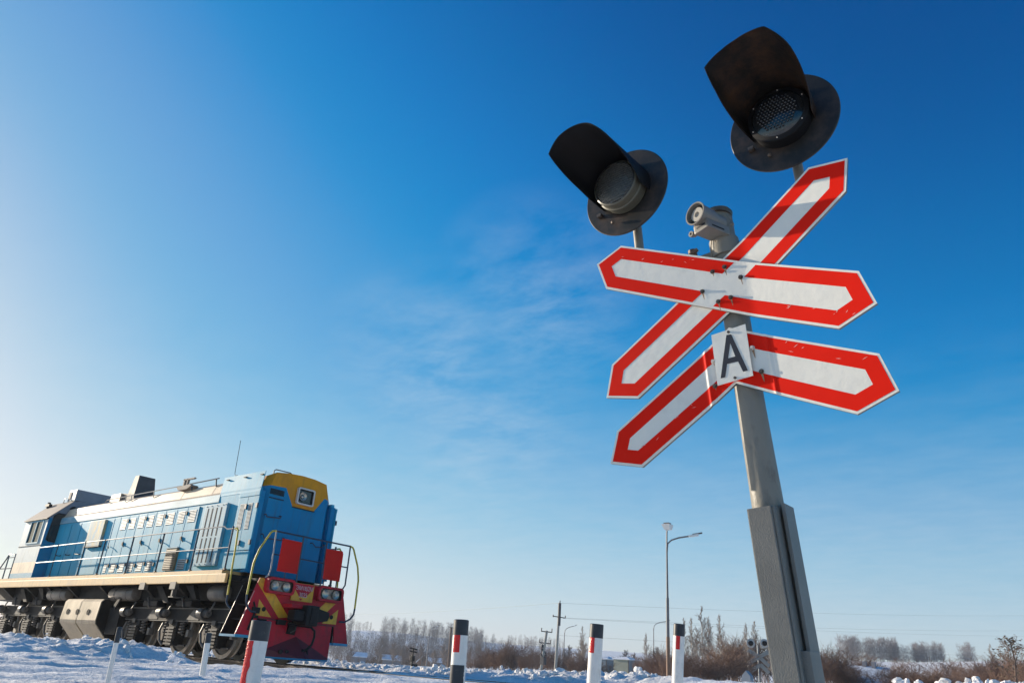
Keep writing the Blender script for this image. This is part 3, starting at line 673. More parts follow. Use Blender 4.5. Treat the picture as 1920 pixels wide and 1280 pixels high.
# round lamp on the cab shoulder
mb = MB(); mb.use('black'); mb.cyl((-10.36, -.84, 3.98), (-10.26, -.84, 3.98), .09, 14); part(mb, 'cab_lamp')
mb = MB(); mb.use('sill'); mb.box(-14.7, -12.14, -1.45, 1.45, 1.66, 1.70); part(mb, 'rear_platform')
for s in (-1, 1):
    mb = MB(); mb.use('rail_dark'); y = s * 1.3
    mb.tube([(-12.64, y, 1.70), (-12.64, y, 2.60), (-13.21, y, 2.60), (-13.7, y, 2.15)], .022, 6); mb.tube([(-13.15, y, 1.70), (-13.21, y, 2.60)], .022, 6); mb.tube([(-12.64, y, 2.15), (-13.7, y, 2.15), (-13.7, y, 1.7)], .018, 6)
    mb.tube([(-12.64, y, 2.5), (-13.2, y, 2.5)], .014, 6); part(mb, 'rear_handrail')
    # walkway railings
    y = s * 1.45
    mb = MB(); mb.use('rail_pale'); mb.tube([(-10.30, y, 2.69), (.05, y, 2.757), (.20, y, 2.69), (.60, y, 2.685)], .015, 8); mb.tube([(-10.3, y, 2.235), (.42, y, 2.28)], .012, 8)
    mb.use('rail_yel'); mb.tube([(.52, y, 2.685), (.60, y, 2.687), (.655, y, 2.64), (.70, y, 2.2), (.745, y, 1.5), (.765, y, 1.27)], .021, 8)
    mb.use('rail_dark'); mb.tube([(.765, y, 1.27), (.77, y, 1.13), (.84, y * .985, 1.05), (.93, y * .97, 1.0)], .021, 8)
    part(mb, 'side_handrail', smooth=True)
    for i, (x, d) in enumerate([(-9.0, 0), (-7.12, 0), (-5.87, 1), (-4.25, 1), (-2.66, 1), (-1.03, 1), (.44, 1)]):
        mb = MB(); mb.use('rail_dark'); mb.tube([(x, y, 1.78), (x, y, 2.70)], .021 if d else .015, 8); mb.sphere((x, y, 2.72), .026, 8)
        mb.use('bolt'); mb.box(x - .03, x + .03, y - .03, y + .03, 1.795, 1.83); part(mb, 'handrail_post')
# front railing
mb = MB(); mb.use('rail_dark'); q = 1.50
mb.tube([(q, -1.03, 2.65), (q, 1.055, 2.648)], .019, 8); mb.tube([(q, -.99, 2.165), (q, 1.06, 2.16)], .015, 8)
for y in (-.30, .36): mb.tube([(q, y, 2.65), (q, y, 1.66)], .018, 8)
mb.tube([(q, 1.055, 2.65), (q, 1.065, 1.76), (q - .03, 1.03, 1.67)], .018, 8)
mb.tube([(q, .44, 1.85), (q, .44, 1.66)], .012, 6); mb.tube([(q, .80, 1.85), (q, .80, 1.66)], .012, 6); mb.tube([(q, .66, 1.85), (q, .66, 1.66)], .012, 6)
mb.tube([(q, -.62, 1.9), (q, -.62, 1.66)], .012, 6)
mb.use('rail_pale'); mb.tube([(q, -1.03, 2.65), (q, -.995, 1.85), (q, -1.02, 1.72), (q - .03, -1.08, 1.67)], .017, 8)
part(mb, 'front_railing', smooth=True)
for s in (-1, 1):
    mb = MB(); mb.use('rail_yel'); mb.tube([(q, s * 1.04, 2.655), (q, s * 1.13, 2.63), (q, s * 1.17, 2.585), (q, s * 1.36, 2.22), (q, s * 1.42, 2.0), (q, s * 1.44, 1.9), (q, s * 1.45, 1.28)], .021, 8)
    mb.use('rail_dark'); mb.tube([(q, s * 1.45, 1.28), (q, s * 1.44, 1.15), (q - .02, s * 1.37, 1.04), (q - .06, s * 1.25, .965), (q - .08, s * 1.12, .96)], .021, 8); part(mb, 'step_handrail', smooth=True)
mb = MB(); mb.use('board')
mb.prism([(-.865, 1.83), (-.335, 1.83), (-.338, 2.515), (-.86, 2.52)], 'x', 1.5305, 1.5315); mb.box(1.5295, 1.5325, -.600, -.597, 1.84, 2.50)
part(mb, 'warning_board')
mb = MB(); mb.use('board'); 
mb.prism([(.375, 1.815), (.86, 1.815), (.855, 2.44), (.83, 2.49), (.80, 2.50), (.35, 2.485)], 'x', 1.5305, 1.5315)
for y in (.515, .69): mb.box(1.5295, 1.5325, y, y + .003, 1.83, 2.47)
part(mb, 'warning_board')
# buffer plate with hazard stripes
PX = 1.38
mb = MB(); mb.use('red')
plate = [(-1.03, 1.665), (-1.13, 1.66), (-1.18, 1.53), (-1.475, .50), (-1.06, .47), (-1.03, .86), (1.03, .87), (1.07, .46), (1.48, .495), (1.20, 1.41), (1.11, 1.66)]
mb.prism([(-1.03, 1.665), (-1.13, 1.66), (-1.18, 1.53), (-1.475, .50), (-1.07, .47), (-1.03, .86)], 'x', PX - .03, PX)
mb.prism([(1.03, .86), (1.07, .46), (1.48, .495), (1.20, 1.41), (1.11, 1.66), (1.03, 1.665)], 'x', PX - .03, PX)
mb.prism([(-1.03, .86), (1.03, .86), (1.03, 1.665), (-1.03, 1.665)], 'x', PX - .03, PX)
mb.use('reddark'); mb.box(PX - .02, PX + .03, -1.0, 1.03, .84, .862)
mb.use('edge')
for s in (-1, 1): a, b = sorted((s * 1.06, s * 1.48)); mb.box(PX - .02, PX + .012, a, b, .455, .505)
bp_ = part(mb, 'buffer_plate')
mb = MB(); mb.use('stripe'); e = PX + .003
def st(pts): mb.poly([(e, y, z) for y, z in pts])
st([(-1.13, 1.66), (-1.02, 1.655), (-.975, 1.42), (-1.17, 1.54)]); st([(-1.17, 1.54), (-.975, 1.42), (-.69, 1.36), (-.25, .93), (-.505, .90)])
st([(-1.06, 1.225), (-.69, .895), (-1.065, .905)]); st([(.675, 1.34), (.965, 1.34), (.70, 1.09), (.44, 1.11)]); st([(1.07, 1.225), (1.06, .895), (.66, .89)])
mb.build_split('hazard_stripe', bp_)
mb = MB(); mb.use('black')
for y in (-.91, .90): mb.cyl((PX, y, 1.04), (PX + .012, y, 1.04), .048, 14)
mb.box(PX, PX + .10, -.575, -.36, .765, .865); mb.box(PX, PX + .04, -1.12, -1.03, .84, .90); mb.build_split('buffer_socket', bp_)
mb = MB(); mb.use('stripe'); mb.box(PX, 1.42, -.30, .27, 1.29, 1.665); mb.use('red'); mb.poly([(1.423, -.29, 1.66), (.0 + 1.423, .255, 1.66), (1.423, .24, 1.56), (1.423, .07, 1.385), (1.423, -.10, 1.385), (1.423, -.27, 1.56)])
mb.poly([(1.423, -.05, 1.30), (1.423, .0, 1.35), (1.423, -.10, 1.35)])
npl = part(mb, 'number_plate')
def text(s, name, parent, size, ox, oy, oz, kx, mt, squeeze=1.0):
    cu = bpy.data.curves.new(name, 'FONT'); cu.body = s; cu.size = size; cu.align_x = 'CENTER'; cu.extrude = .002
    to = bpy.data.objects.new('tmp_text', cu); col.objects.link(to); bpy.context.view_layer.update()
    me = bpy.data.meshes.new_from_object(to.evaluated_get(bpy.context.evaluated_depsgraph_get())); bpy.data.objects.remove(to)
    o = bpy.data.objects.new(name, me); col.objects.link(o); o.parent = parent
    off = Vector(parent['_o']) if '_o' in parent else Vector()
    for v in me.vertices: v.co = Vector((ox + v.co.z, oy + v.co.x * kx, oz + v.co.y)) - off
    me.materials.clear(); me.materials.append(M[mt]); return o
text('ТЭМ18ДМ', 'lettering', npl, .125, 1.425, -.02, 1.525, .86, 'letter'); text('3025', 'lettering', npl, .14, 1.425, .0, 1.375, .8, 'letter')
for s, cy, cz in ((-1, -.66, 1.535), (1, .70, 1.515)):
    mb = MB(); framed(mb, PX, cy, cz, .355, .165, .09, .05, .14, 'red'); hl = part(mb, 'buffer_headlight', smooth=True)
    mb = MB(); framed(mb, PX + .05, cy, cz, .31, .125, .06, .02, .07, 'black'); part(mb, 'gasket', hl)
    mb = MB(); mb.use('lampglass'); mb.poly([(PX + .07, *p) for p in rrect(cy, cz, .295, .11, .05)]); part(mb, 'lamp_glass', hl)
    mb = MB(); mb.use('chrome')
    for k in (-1, 1): mb.lathe([(.095, .0), (.07, -.02), (.03, -.03), (.0, -.03)], (PX + .105, cy + k * .15, cz), (1, 0, 0), 18, caps=False)
    mb.use('bezel'); mb.sphere((PX + .09, cy + s * .16, cz), .035, 8); part(mb, 'reflector', hl, True)
# side steps
for s in (-1, 1):
    mb = MB(); mb.use('dark'); cheek = [(s * 1.05, 1.62), (s * 1.17, 1.54), (s * 1.475, .50), (s * 1.0, .50)]
    mb.prism(cheek, 'x', .81, .83); mb.box(.83, PX - .03, min(s * 1.02, s * 1.05), max(s * 1.02, s * 1.05), .5, 1.62)
    mb.use('black')
    for z, y in ((.80, 1.30), (1.10, 1.22), (1.40, 1.14)): a, b = sorted((s * .98, s * y)); mb.box(.85, PX - .05, a, b, z, z + .02)
    mb.use('edge'); a, b = sorted((s * .98, s * 1.48)); mb.box(.80, PX - .03, a, b, .455, .50)
    mb.use('rail_pale'); mb.tube([(.836, s * 1.18, 1.50), (.836, s * 1.47, .53)], .005, 5)  # no handrail: pale tube paints the sunlit outer edge of the rear cheek
    if s < 0: mb.tube([(PX + .004, -1.22, 1.38), (PX + .004, -1.465, .54)], .006, 5)
    part(mb, 'side_steps')
# snow plough
mb = MB(); a = (1.40, -.98, .85); b = (1.40, .97, .85); c = (1.46, -.72, .125); d = (1.46, .91, .135); ap = (1.46, -.03, .56); bc = (1.80, .08, .13); l1 = (1.45, -.74, .27); r1 = (1.45, .92, .17)
mb.use('red'); mb.poly([(1.40, -.80, .86), (1.40, -.03, .86), ap, l1]); mb.poly([(1.40, -.03, .86), (1.40, .94, .86), r1, ap])
mb.use('reddark'); mb.poly([l1, ap, bc, c]); mb.poly([ap, r1, d, bc])
mb.use('edge'); mb.poly([c, bc, (1.79, .08, .09), (1.45, -.72, .09)]); mb.poly([bc, d, (1.45, .91, .10), (1.79, .08, .09)])
mb.use('dark'); mb.box(1.1, 1.38, -.7, .85, .15, .85)
pl = part(mb, 'snow_plough')
mb = MB(); mb.use('black')
for y in (-.46, -.30): mb.cyl((1.57, y, .235), (1.62, y, .235), .045, 12)
mb.build_split('tow_hole', pl)
# coupler
mb = MB(); mb.use('black'); mb.bbox(1.36, 1.62, -.16, .20, .80, 1.20, .03); mb.bbox(1.60, 1.95, -.20, .12, .78, 1.20, .04); mb.bbox(1.62, 1.88, -.46, -.20, .86, 1.08, .04)
mb.prism([(.10, .86), (.42, .92), (.46, 1.0), (.44, 1.10), (.10, 1.16)], 'x', 1.62, 1.88); mb.use('dark'); mb.bbox(1.64, 1.97, -.10, .02, .82, 1.16, .02)
mb.prism([(-.30, .60), (-.08, .58), (-.05, .82), (-.25, .84)], 'x', 1.42, 1.47); mb.use('gear'); mb.tube([(1.5, -.22, .62), (1.56, -.15, .68), (1.55, -.12, .82)], .012, 6)
mb.use('red'); mb.bbox(1.40, 1.75, -.48, -.10, 1.12, 1.20, .015); part(mb, 'coupler')
mb = MB(); mb.use('black'); mb.tube([(1.45, -.3, .80), (1.62, 0, .78), (1.66, .18, .77), (1.68, .27, .70), (1.68, .29, .58), (1.68, .25, .42), (1.67, .15, .32), (1.66, .06, .27)], .026, 8)
mb.tube([(1.66, .06, .27), (1.66, .02, .29)], .04, 8); mb.tube([(1.66, .16, .30), (1.67, .20, .18)], .018, 6)
part(mb, 'brake_hose', smooth=True)
mb = MB(); mb.use('black'); mb.tube([(PX + .02, -1.10, 1.02), (PX + .05, -1.15, .9), (PX + .05, -1.23, .60)], .025, 8); mb.bbox(PX, PX + .05, -1.20, -1.02, .94, 1.06, .01); mb.tube([(PX + .02, -1.14, 1.06), (PX + .03, -1.20, 1.16)], .018, 6); part(mb, 'air_cock', smooth=True)
# tanks
mb = MB(); mb.use('tank'); tp = [(-1.18, 1.22), (-1.36, 1.19), (-1.42, 1.12), (-1.45, .66), (-1.43, .58), (-1.02, .17), (-.9, .14), (.9, .14), (1.02, .17), (1.43, .58), (1.45, .66), (1.42, 1.12), (1.36, 1.19), (1.18, 1.22)]
mb.prism(tp, 'x', -7.42, -5.22)
mb.use('dark'); mb.prism([(y * .985, z * .985 + .01) for y, z in tp], 'x', -5.22, -5.19); ft = part(mb, 'fuel_tank')
mb = MB(); mb.use('filt')
mb.prism([(-1.18, 1.225), (-1.363, 1.195), (-1.424, 1.12), (-1.454, .66), (-1.434, .577), (-1.02, .163), (-1.0, .2), (-1.3, .6), (-1.3, 1.1)], 'x', -6.42, -6.36); part(mb, 'tank_strap', ft)
for x in (-7.05, -6.45, -5.78):
    mb = MB(); mb.use('black'); mb.lathe([(.075, 0), (.075, .012), (.05, .012), (.05, 0)], (x, -1.442, .86), (0, -1, 0), 18, caps=False); mb.box(x - .01, x + .01, -1.456, -1.445, .80, .92); part(mb, 'tank_mark', ft)
for s in (-1, 1):
    for x0, x1 in ((-9.25, -7.9), (-5.25, -3.9)):
        mb = MB(); mb.use('geargrey'); mb.lathe([(.02, 0), (.14, .03), (.165, .10), (.165, x1 - x0 - .10), (.14, x1 - x0 - .03), (.02, x1 - x0)], (x0, s * 1.16, 1.33), (1, 0, 0), 24)
        mb.use('gear')
        for t in (.30, .75): mb.lathe([(.171, 0), (.171, .03)], (x0 + t * (x1 - x0), s * 1.16, 1.33), (1, 0, 0), 24)
        part(mb, 'air_tank', smooth=True)
    mb = MB(); mb.use('geargrey'); mb.lathe([(.02, 0), (.13, .02), (.17, .08), (.17, .60), (.12, .68)], (-.44, s * 1.12, 1.34), (1, 0, 0), 24); part(mb, 'air_tank', smooth=True)
# bogies
def bogie(xc):
    mb = MB(); mb.use('dark')
    for s in (-1, 1): mb.box(xc - 2.5, xc + 2.5, s * 1.02 - .08, s * 1.02 + .08, .73, 1.02)
    for x in (-2.4, -.93, .93, 2.4): mb.box(xc + x - .1, xc + x + .1, -1, 1, .7, .95)
    mb.box(xc - 2.3, xc + 2.3, -.62, .62, .45, 1.15)
    mb.use('gear')
    for s in (-1, 1):
        a, b = sorted((s * 1.09, s * 1.12)); mb.box(xc - 2.45, xc + 2.45, a, b, 1.0, 1.025); mb.box(xc - 2.45, xc + 2.45, a, b, .725, .745)
        for x in (-1.4, .5): mb.prism([(xc + x, .76), (xc + x + .55, .76), (xc + x + .55, .98), (xc + x + .25, .98)], 'y', min(s * 1.10, s * 1.108), max(s * 1.10, s * 1.108))
    bo = part(mb, 'bogie')
    for dx in (-1.85, 0, 1.85):
        x = xc + dx
        for s in (-1, 1):
            mb = MB(); mb.use('tread'); mb.lathe([(.44, .0), (.525, .0), (.523, .10), (.555, .115), (.55, .14), (.44, .14)], (x, s * .86, .524), (0, -s, 0), 40, caps=False)
            mb.use('gear'); mb.lathe([(.44, .0), (.42, .03), (.15, .06), (.14, -.06), (.03, -.07)], (x, s * .86, .524), (0, -s, 0), 40, caps=False)
            part(mb, 'wheel', bo, True)
            # axle box with a ribbed front
            mb = MB(); mb.use('dark'); mb.bbox(x - .19, x + .19, min(s * .88, s * 1.12), max(s * .88, s * 1.12), .20, .72, .03)
            mb.use('gear')
            for i in range(6): mb.box(x - .17, x + .17, min(s * 1.12, s * 1.18), max(s * 1.12, s * 1.18), .215 + i * .068, .255 + i * .068)
            mb.bbox(x - .14, x + .02, min(s * 1.05, s * 1.16), max(s * 1.05, s * 1.16), .66, .76, .01)
            part(mb, 'axle_box', bo)
            # spring on each side of the box, brake shoe and hanger
            for sd in (-1, 1):
                sx0 = x + sd * .36
                if sd > 0 and dx > 1: continue
                mb = MB(); mb.use('geargrey'); mb.tube([(sx0 + .055 * math.cos(t * .9), s * 1.08 + .055 * math.sin(t * .9), .44 + t * .0092) for t in range(0, 33)], .016, 6); part(mb, 'spring', bo)
            mb = MB(); mb.use('geargrey'); mb.prism([(x + .60, .92), (x + .69, .92), (x + .66, .62), (x + .60, .40), (x + .55, .42)], 'y', min(s * .93, s * 1.0), max(s * .93, s * 1.0)); mb.bbox(x + .53, x + .64, min(s * .92, s * 1.06), max(s * .92, s * 1.06), .40, .56, .02)
            mb.prism([(x - .55, .62), (x - .42, .56), (x - .44, .30), (x - .50, .30), (x - .58, .50)], 'y', min(s * .95, s * 1.08), max(s * .95, s * 1.08)); mb.tube([(x - .50, s * 1.1, .68), (x - .56, s * 1.13, .5), (x - .47, s * 1.13, .30), (x - .35, s * 1.1, .2)], .03, 6)
            mb.use('gear'); mb.tube([(x - .35, s * 1.0, .2), (x + .5, s * 1.0, .22)], .02, 6)
            mb.build_split('brake_shoe', bo)
            # horizontal brake cylinder on the side beam
            cx0 = x - .60
            mb = MB(); mb.use('gear'); mb.lathe([(.02, -.06), (.10, -.04), (.115, 0), (.115, .16), (.125, .17), (.125, .2), (.085, .21), (.085, .33), (.02, .345)], (cx0 + .0, s * 1.20, .905), (1, 0, 0), 20)
            mb.use('geargrey'); mb.lathe([(.116, .02), (.116, .12)], (cx0, s * 1.20, .905), (1, 0, 0), 20, caps=False); mb.lathe([(.02, .35), (.075, .35), (.08, .33)], (cx0, s * 1.20, .905), (1, 0, 0), 20, caps=False)
            mb.use('geargrey'); mb.tube([(cx0 + .36, s * 1.2, .95), (cx0 + .45, s * 1.2, 1.05), (cx0 + .42, s * 1.15, 1.15)], .02, 6); part(mb, 'brake_cylinder', bo, True)
    # dampers and links between frame and bogie
    mb = MB(); mb.use('dark')
    for s in (-1, 1):
        for x in (-1.2, .4): mb.bbox(xc + x - .35, xc + x + .35, min(s * .95, s * 1.2), max(s * .95, s * 1.2), 1.04, 1.18, .03)
        mb.use('gear')
        for x in (-1.1, .55): mb.tube([(xc + x - .1, s * 1.2, 1.03), (xc + x - .22, s * 1.2, 1.22)], .025, 6); mb.sphere((xc + x - .22, s * 1.2, 1.23), .04, 8)
        mb.use('dark'); mb.prism([(xc - .9, 1.5), (xc - .6, 1.5), (xc - .1, 1.12), (xc - .35, 1.12)], 'y', min(s * 1.1, s * 1.3), max(s * 1.1, s * 1.3)); mb.prism([(xc + .5, 1.5), (xc + .85, 1.5), (xc + 1.1, 1.2), (xc + .95, 1.2)], 'y', min(s * 1.2, s * 1.3), max(s * 1.2, s * 1.3))
    mb.build_split('bogie_link', bo)
bogie(-1.85); bogie(-10.45)
mb = MB(); mb.use('dark'); mb.box(-5.1, -4.5, -1.2, 1.2, .35, 1.0); mb.box(-8.1, -7.5, -1.1, 1.1, .5, 1.1); mb.prism([(-4.75, 1.05), (-4.5, 1.3), (-4.4, 1.28), (-4.65, .95)], 'y', -1.3, -1.25); mb.build_split('battery_box', LOCO)

# ------------------------------------------------------------------ level crossing signal: frame of the leaning pole
PB = Vector((15.02345, -7.19974, 0.19188)); al = Vector((.9950992, .0303635, .0941047)); aa = Vector((-.0933264, -.0261104, .9952931)); an = Vector((.0326777, -.9991978, -.0231487))
PF = Matrix.Translation(PB) @ Matrix((al, an * -1, aa)).transposed().to_4x4()      # local x = along the board, y = away from the road user, z = up the pole
def loc(l, a, n): return Vector((l, -n, a))
def PW(l, a, n): return PF @ loc(l, a, n)
sp = empty('signal_pole', mw=PF); tag(sp, 'leaning grey painted steel pole carrying the crossing signs and signal lamps', 'pole')
mb = MB(); mb.use('pole'); mb.lathe([(.078, -.6), (.075, .8), (.070, 1.3), (.068, 2.50), (.060, 2.515)], (0, 0, 0), (0, 0, 1), 36)
mb.build('pole_tube', sp, True)
mb = MB(); mb.use('channel'); mb.bbox(-.062, .055, -.125, -.055, -.6, .785, .006);
mb.bbox(.055, .068, -.118, -.02, -.6, .78, .004); mb.build('cable_channel', sp)
mb = MB(); mb.use('channel'); mb.bbox(.081, .098, -.06, .07, -.1, .80, .004); mb.bbox(.062, .104, -.09, .04, -.6, .16, .004); mb.use('black'); mb.box(.072, .081, -.03, .03, .1, .78); mb.build('cable_channel', sp)
mb = MB(); mb.use('pole'); mb.tube([(-.53, .02, 2.74), (-.53, .02, 2.33), (-.50, .02, 2.28), (-.42, .02, 2.255), (.38, .02, 2.255), (.44, .02, 2.28), (.465, .02, 2.33), (.468, .02, 2.74)], .028, 14)
mb.tube([(0, 0, 2.20), (0, 0, 2.31)], .082, 28); mb.build('crossarm', sp, True)
mb = MB(); mb.use('bolt'); mb.cyl((-.19, .0, 2.26), (-.19, 0, 2.325), .026, 10); mb.cyl((-.20, -.02, 2.29), (-.15, -.02, 2.31), .012, 8); mb.build('cable_gland', sp)
mb = MB(); mb.use('wire')
def wirep(pts): mb.tube([loc(*p) for p in pts], .0022, 5)
wirep([(-.05, 2.38, .085), (-.04, 2.33, .075), (-.02, 2.28, .078), (.02, 2.235, .075), (.03, 2.2, .07)]); wirep([(-.03, 2.38, .08), (-.035, 2.32, .078), (-.05, 2.26, .075), (-.055, 2.20, .07)]); wirep([(.0, 2.36, .07), (.02, 2.30, .07), (.045, 2.24, .06)])
mb.build('speaker_wire', sp)

def signal_lamp(cl, ca, disc_r, hood_k, hood_r, L0, lens_k, turn, label, flare, big):
    T = PF @ Matrix.Translation(loc(cl, ca, .10)) @ Matrix.Rotation(R(turn), 4, 'Z')
    e = empty('signal_lamp', mw=T); tag(e, label, 'signal lamp', 'lamps on the crossing pole')
    f = (0, -1, 0)
    mb = MB(); mb.use('disc'); mb.lathe([(0.0, 0.0), (disc_r, 0), (disc_r, .006), (disc_r - .004, .010), (0.0, .010)], (0, .01, 0), f, 64, caps=False)
    mb.build('backing_disc', e, True)
    mb = MB(); mb.use('hood'); mb.lathe([(.02, -.14), (.12, -.12), (.155, -.07), (.16, 0)], (0, 0, 0), f, 32); mb.build('lamp_housing', e, True)
    # hood: rolled sheet, open below, cut back along its lower edges
    mb = MB(); mb.use(hood_k); na, nl = 60, 12; Vv = []
    if big: K = ([-22, 0, 30, 62, 80, 100, 120, 145, 160, 176, 196], [.10, .22, .40, .50, .50, .50, .50, .49, .36, .24, .10], [.185, .20, .225, .243, .232, .224, .232, .268, .235, .212, .188])
    else: K = ([-22, 0, 30, 60, 93, 125, 154, 170, 185, 202], [.10, .24, .42, .50, .50, .50, .50, .36, .22, .10], [.172, .174, .178, .185, .207, .236, .236, .208, .186, .174])
    for th in (0.0, 0.004):
        for i in range(na + 1):
            u = i / na; ad = K[0][0] + (K[0][-1] - K[0][0]) * u; a = R(ad); ln = float(np.interp(ad, K[0], K[1])); rf = float(np.interp(ad, K[0], K[2]))
            for j in range(nl + 1):
                t = j / nl; r = .176 + (rf - .176) * t + th
                Vv.append((r * math.cos(a), -t * ln, r * math.sin(a)))
    st_ = (na + 1) * (nl + 1); Fq = []
    for th in (0, 1):
        for i in range(na):
            for j in range(nl): b0 = th * st_ + i * (nl + 1) + j; Fq.append((b0, b0 + 1, b0 + nl + 2, b0 + nl + 1))
    for i in range(na): b0 = i * (nl + 1) + nl; Fq.append((b0, b0 + st_, b0 + st_ + nl + 1, b0 + nl + 1))
    for j in range(nl):
        for i in (0, na): b0 = i * (nl + 1) + j; Fq.append((b0, b0 + 1, b0 + 1 + st_, b0 + st_))
    mb.add(Vv, Fq); mb.use('bolt'); mb.box(-.205, -.175, -.03, .0, -.11, -.09); mb.sphere((-.10, -.02, -.19), .012, 8)
    mb.build('lamp_hood', e, True)
    mb = MB(); mb.use('ring'); rl = .155
    if big:
        mb.use('hood'); mb.lathe([(rl + .008, 0), (rl + .008, .05), (rl + .012, .055), (rl + .012, .08), (rl - .012, .09)], (0, 0, 0), f, 48, caps=False)
        mb.use('bezel')
        for k in range(6): a = R(20 + 60 * k); mb.sphere(((rl - .002) * math.cos(a), -.088, (rl - .002) * math.sin(a)), .004, 6)
    else:
        mb.lathe([(rl - .005, 0), (rl - .005, .05), (rl + .004, .055), (rl + .004, .068), (rl - .004, .072), (rl - .004, .12), (rl - .012, .125)], (0, 0, 0), f, 48, caps=False)
    mb.build('lens_ring', e, True)
    mb = MB(); mb.use(lens_k); yl = -.084 if big else -.118
    mb.lathe([(rl - .012, 0), (rl * .75, .012), (rl * .4, .020), (0.0, .023)], (0, yl, 0), f, 40, caps=False)
    if big:
        mb.use('lensdark')
        for i in range(-6, 7):
            for j in range(-6, 7):
                px = i * .019 + (j % 2) * .0095; pz = j * .017
                if px * px + pz * pz < .108 ** 2: mb.sphere((px, yl - .018, pz), .0068, 8)
    else:
        for j in range(-8, 9):
            pz = j * .0165; hw = math.sqrt(max(0, (rl - .02) ** 2 - pz * pz))
            if hw > .02:
                n_ = 8; mb.tube([(-hw + 2 * hw * t / n_, yl - .003 - .019 * (1 - ((-hw + 2 * hw * t / n_) ** 2 + pz * pz) / rl ** 2), pz) for t in range(n_ + 1)], .0042, 6)
    mb.build('lens', e, True)
    return e
signal_lamp(-.525, 2.842, .293, 'hood', (.168, .198), .53, 'lens', -3, 'black signal lamp with long hood and pale ribbed lens, left of the pole', .0, False)
signal_lamp(.468, 2.848, .303, 'hoodrust', (.176, .235), .56, 'lensdark', 0, 'rusty black signal lamp with wide hood and dark dotted lens, topmost on the pole', .05, True)

# speaker on the pole top
se = empty('warning_speaker', mw=PF @ Matrix.Translation(loc(-.050, 2.398, .22)) @ Matrix.Scale(0.95, 4)); tag(se, 'grey round warning loudspeaker bracketed to the top of the leaning pole', 'loudspeaker')
d = Vector((-.36, -1.0, .06)).normalized(); c0 = Vector((0, 0, 0))
mb = MB(); mb.use('horn'); mb.lathe([(.055, -.19), (.055, -.12), (.062, -.10), (.066, 0), (.072, .01), (.072, .018), (.064, .018), (.060, -.03), (.03, -.035)], c0, d, 36, caps=False)
mb.lathe([(.0, -.19), (.055, -.19)], c0, d, 36, caps=False)
mb.build('speaker_body', se, True)
mb = MB(); mb.use('slot'); mb.lathe([(.061, -.022), (.0, -.022)], c0, d, 30, caps=False); mb.use('horncone'); mb.lathe([(.045, -.012), (.044, .0), (.018, .0), (.014, -.010), (.0, -.012)], c0, d, 30, caps=False)
for k in range(4): a = R(45 + 90 * k); u = d.orthogonal().normalized(); v = d.cross(u); q_ = u * math.cos(a) + v * math.sin(a); mb.tube([c0 + q_ * .042 + d * -.008, c0 + q_ * .062 + d * -.008], .0025, 5)
mb.build('speaker_cone', se, True)
mb = MB(); mb.use('horn'); mb.T = Matrix.Rotation(math.atan2(-.36, 1.0) , 4, 'Z')
mb.bbox(-.055, .055, .015, .20, -.105, -.045, .012); mb.bbox(-.045, .045, .03, .19, -.06, .0, .01); mb.bbox(-.085, -.045, .03, .05, -.098, -.070, .006); mb.lathe([(.018, 0), (.018, .014), (.008, .014), (.008, 0)], (-.080, .03, -.084), (0, -1, 0), 16)
mb.use('slot'); mb.box(.056, .0565, .05, .15, -.09, -.08); mb.use('ink'); mb.box(-.03, .035, .0135, .0145, -.082, -.070); mb.build('speaker_case', se)
mb = MB(); mb.use('horn'); mb.tube([(.02, .17, .0), (.07, .2, .03), (.12, .22, .04)], .018, 8); mb.tube([(.03, .15, -.05), (.08, .2, -.02), (.13, .22, .0)], .014, 8); mb.use('bolt'); mb.lathe([(.02, -.012), (.075, -.008), (.078, .018), (.055, .03), (.02, .034)], (.055, .22, .085), (.15, .1, 1), 26); mb.build('speaker_bracket', se, True)

# --- sign boards
def clip(poly, a, b, c):
    """keep a*x+b*y<=c"""
    out = []
    for i in range(len(poly)):
        p = poly[i]; q = poly[(i + 1) % len(poly)]; dp = a * p[0] + b * p[1] - c; dq = a * q[0] + b * q[1] - c
        if dp <= 0: out.append(p)
        if (dp < 0 < dq) or (dq < 0 < dp): t = dp / (dp - dq); out.append((p[0] + (q[0] - p[0]) * t, p[1] + (q[1] - p[1]) * t))
    return out if len(out) > 2 else []
def inset(poly, d):
    n = len(poly); A = sum(poly[i][0] * poly[(i + 1) % n][1] - poly[(i + 1) % n][0] * poly[i][1] for i in range(n)); sgn = 1 if A > 0 else -1; out = []
    for i in range(n):
        p0, p1, p2 = Vector(poly[i - 1]), Vector(poly[i]), Vector(poly[(i + 1) % n])
        e1 = (p1 - p0).normalized(); e2 = (p2 - p1).normalized(); n1 = Vector((-e1.y, e1.x)) * sgn; n2 = Vector((-e2.y, e2.x)) * sgn
        k = n1 + n2; k = k / (1 + n1.dot(n2)); out.append((p1.x + k.x * d, p1.y + k.y * d))
    return out
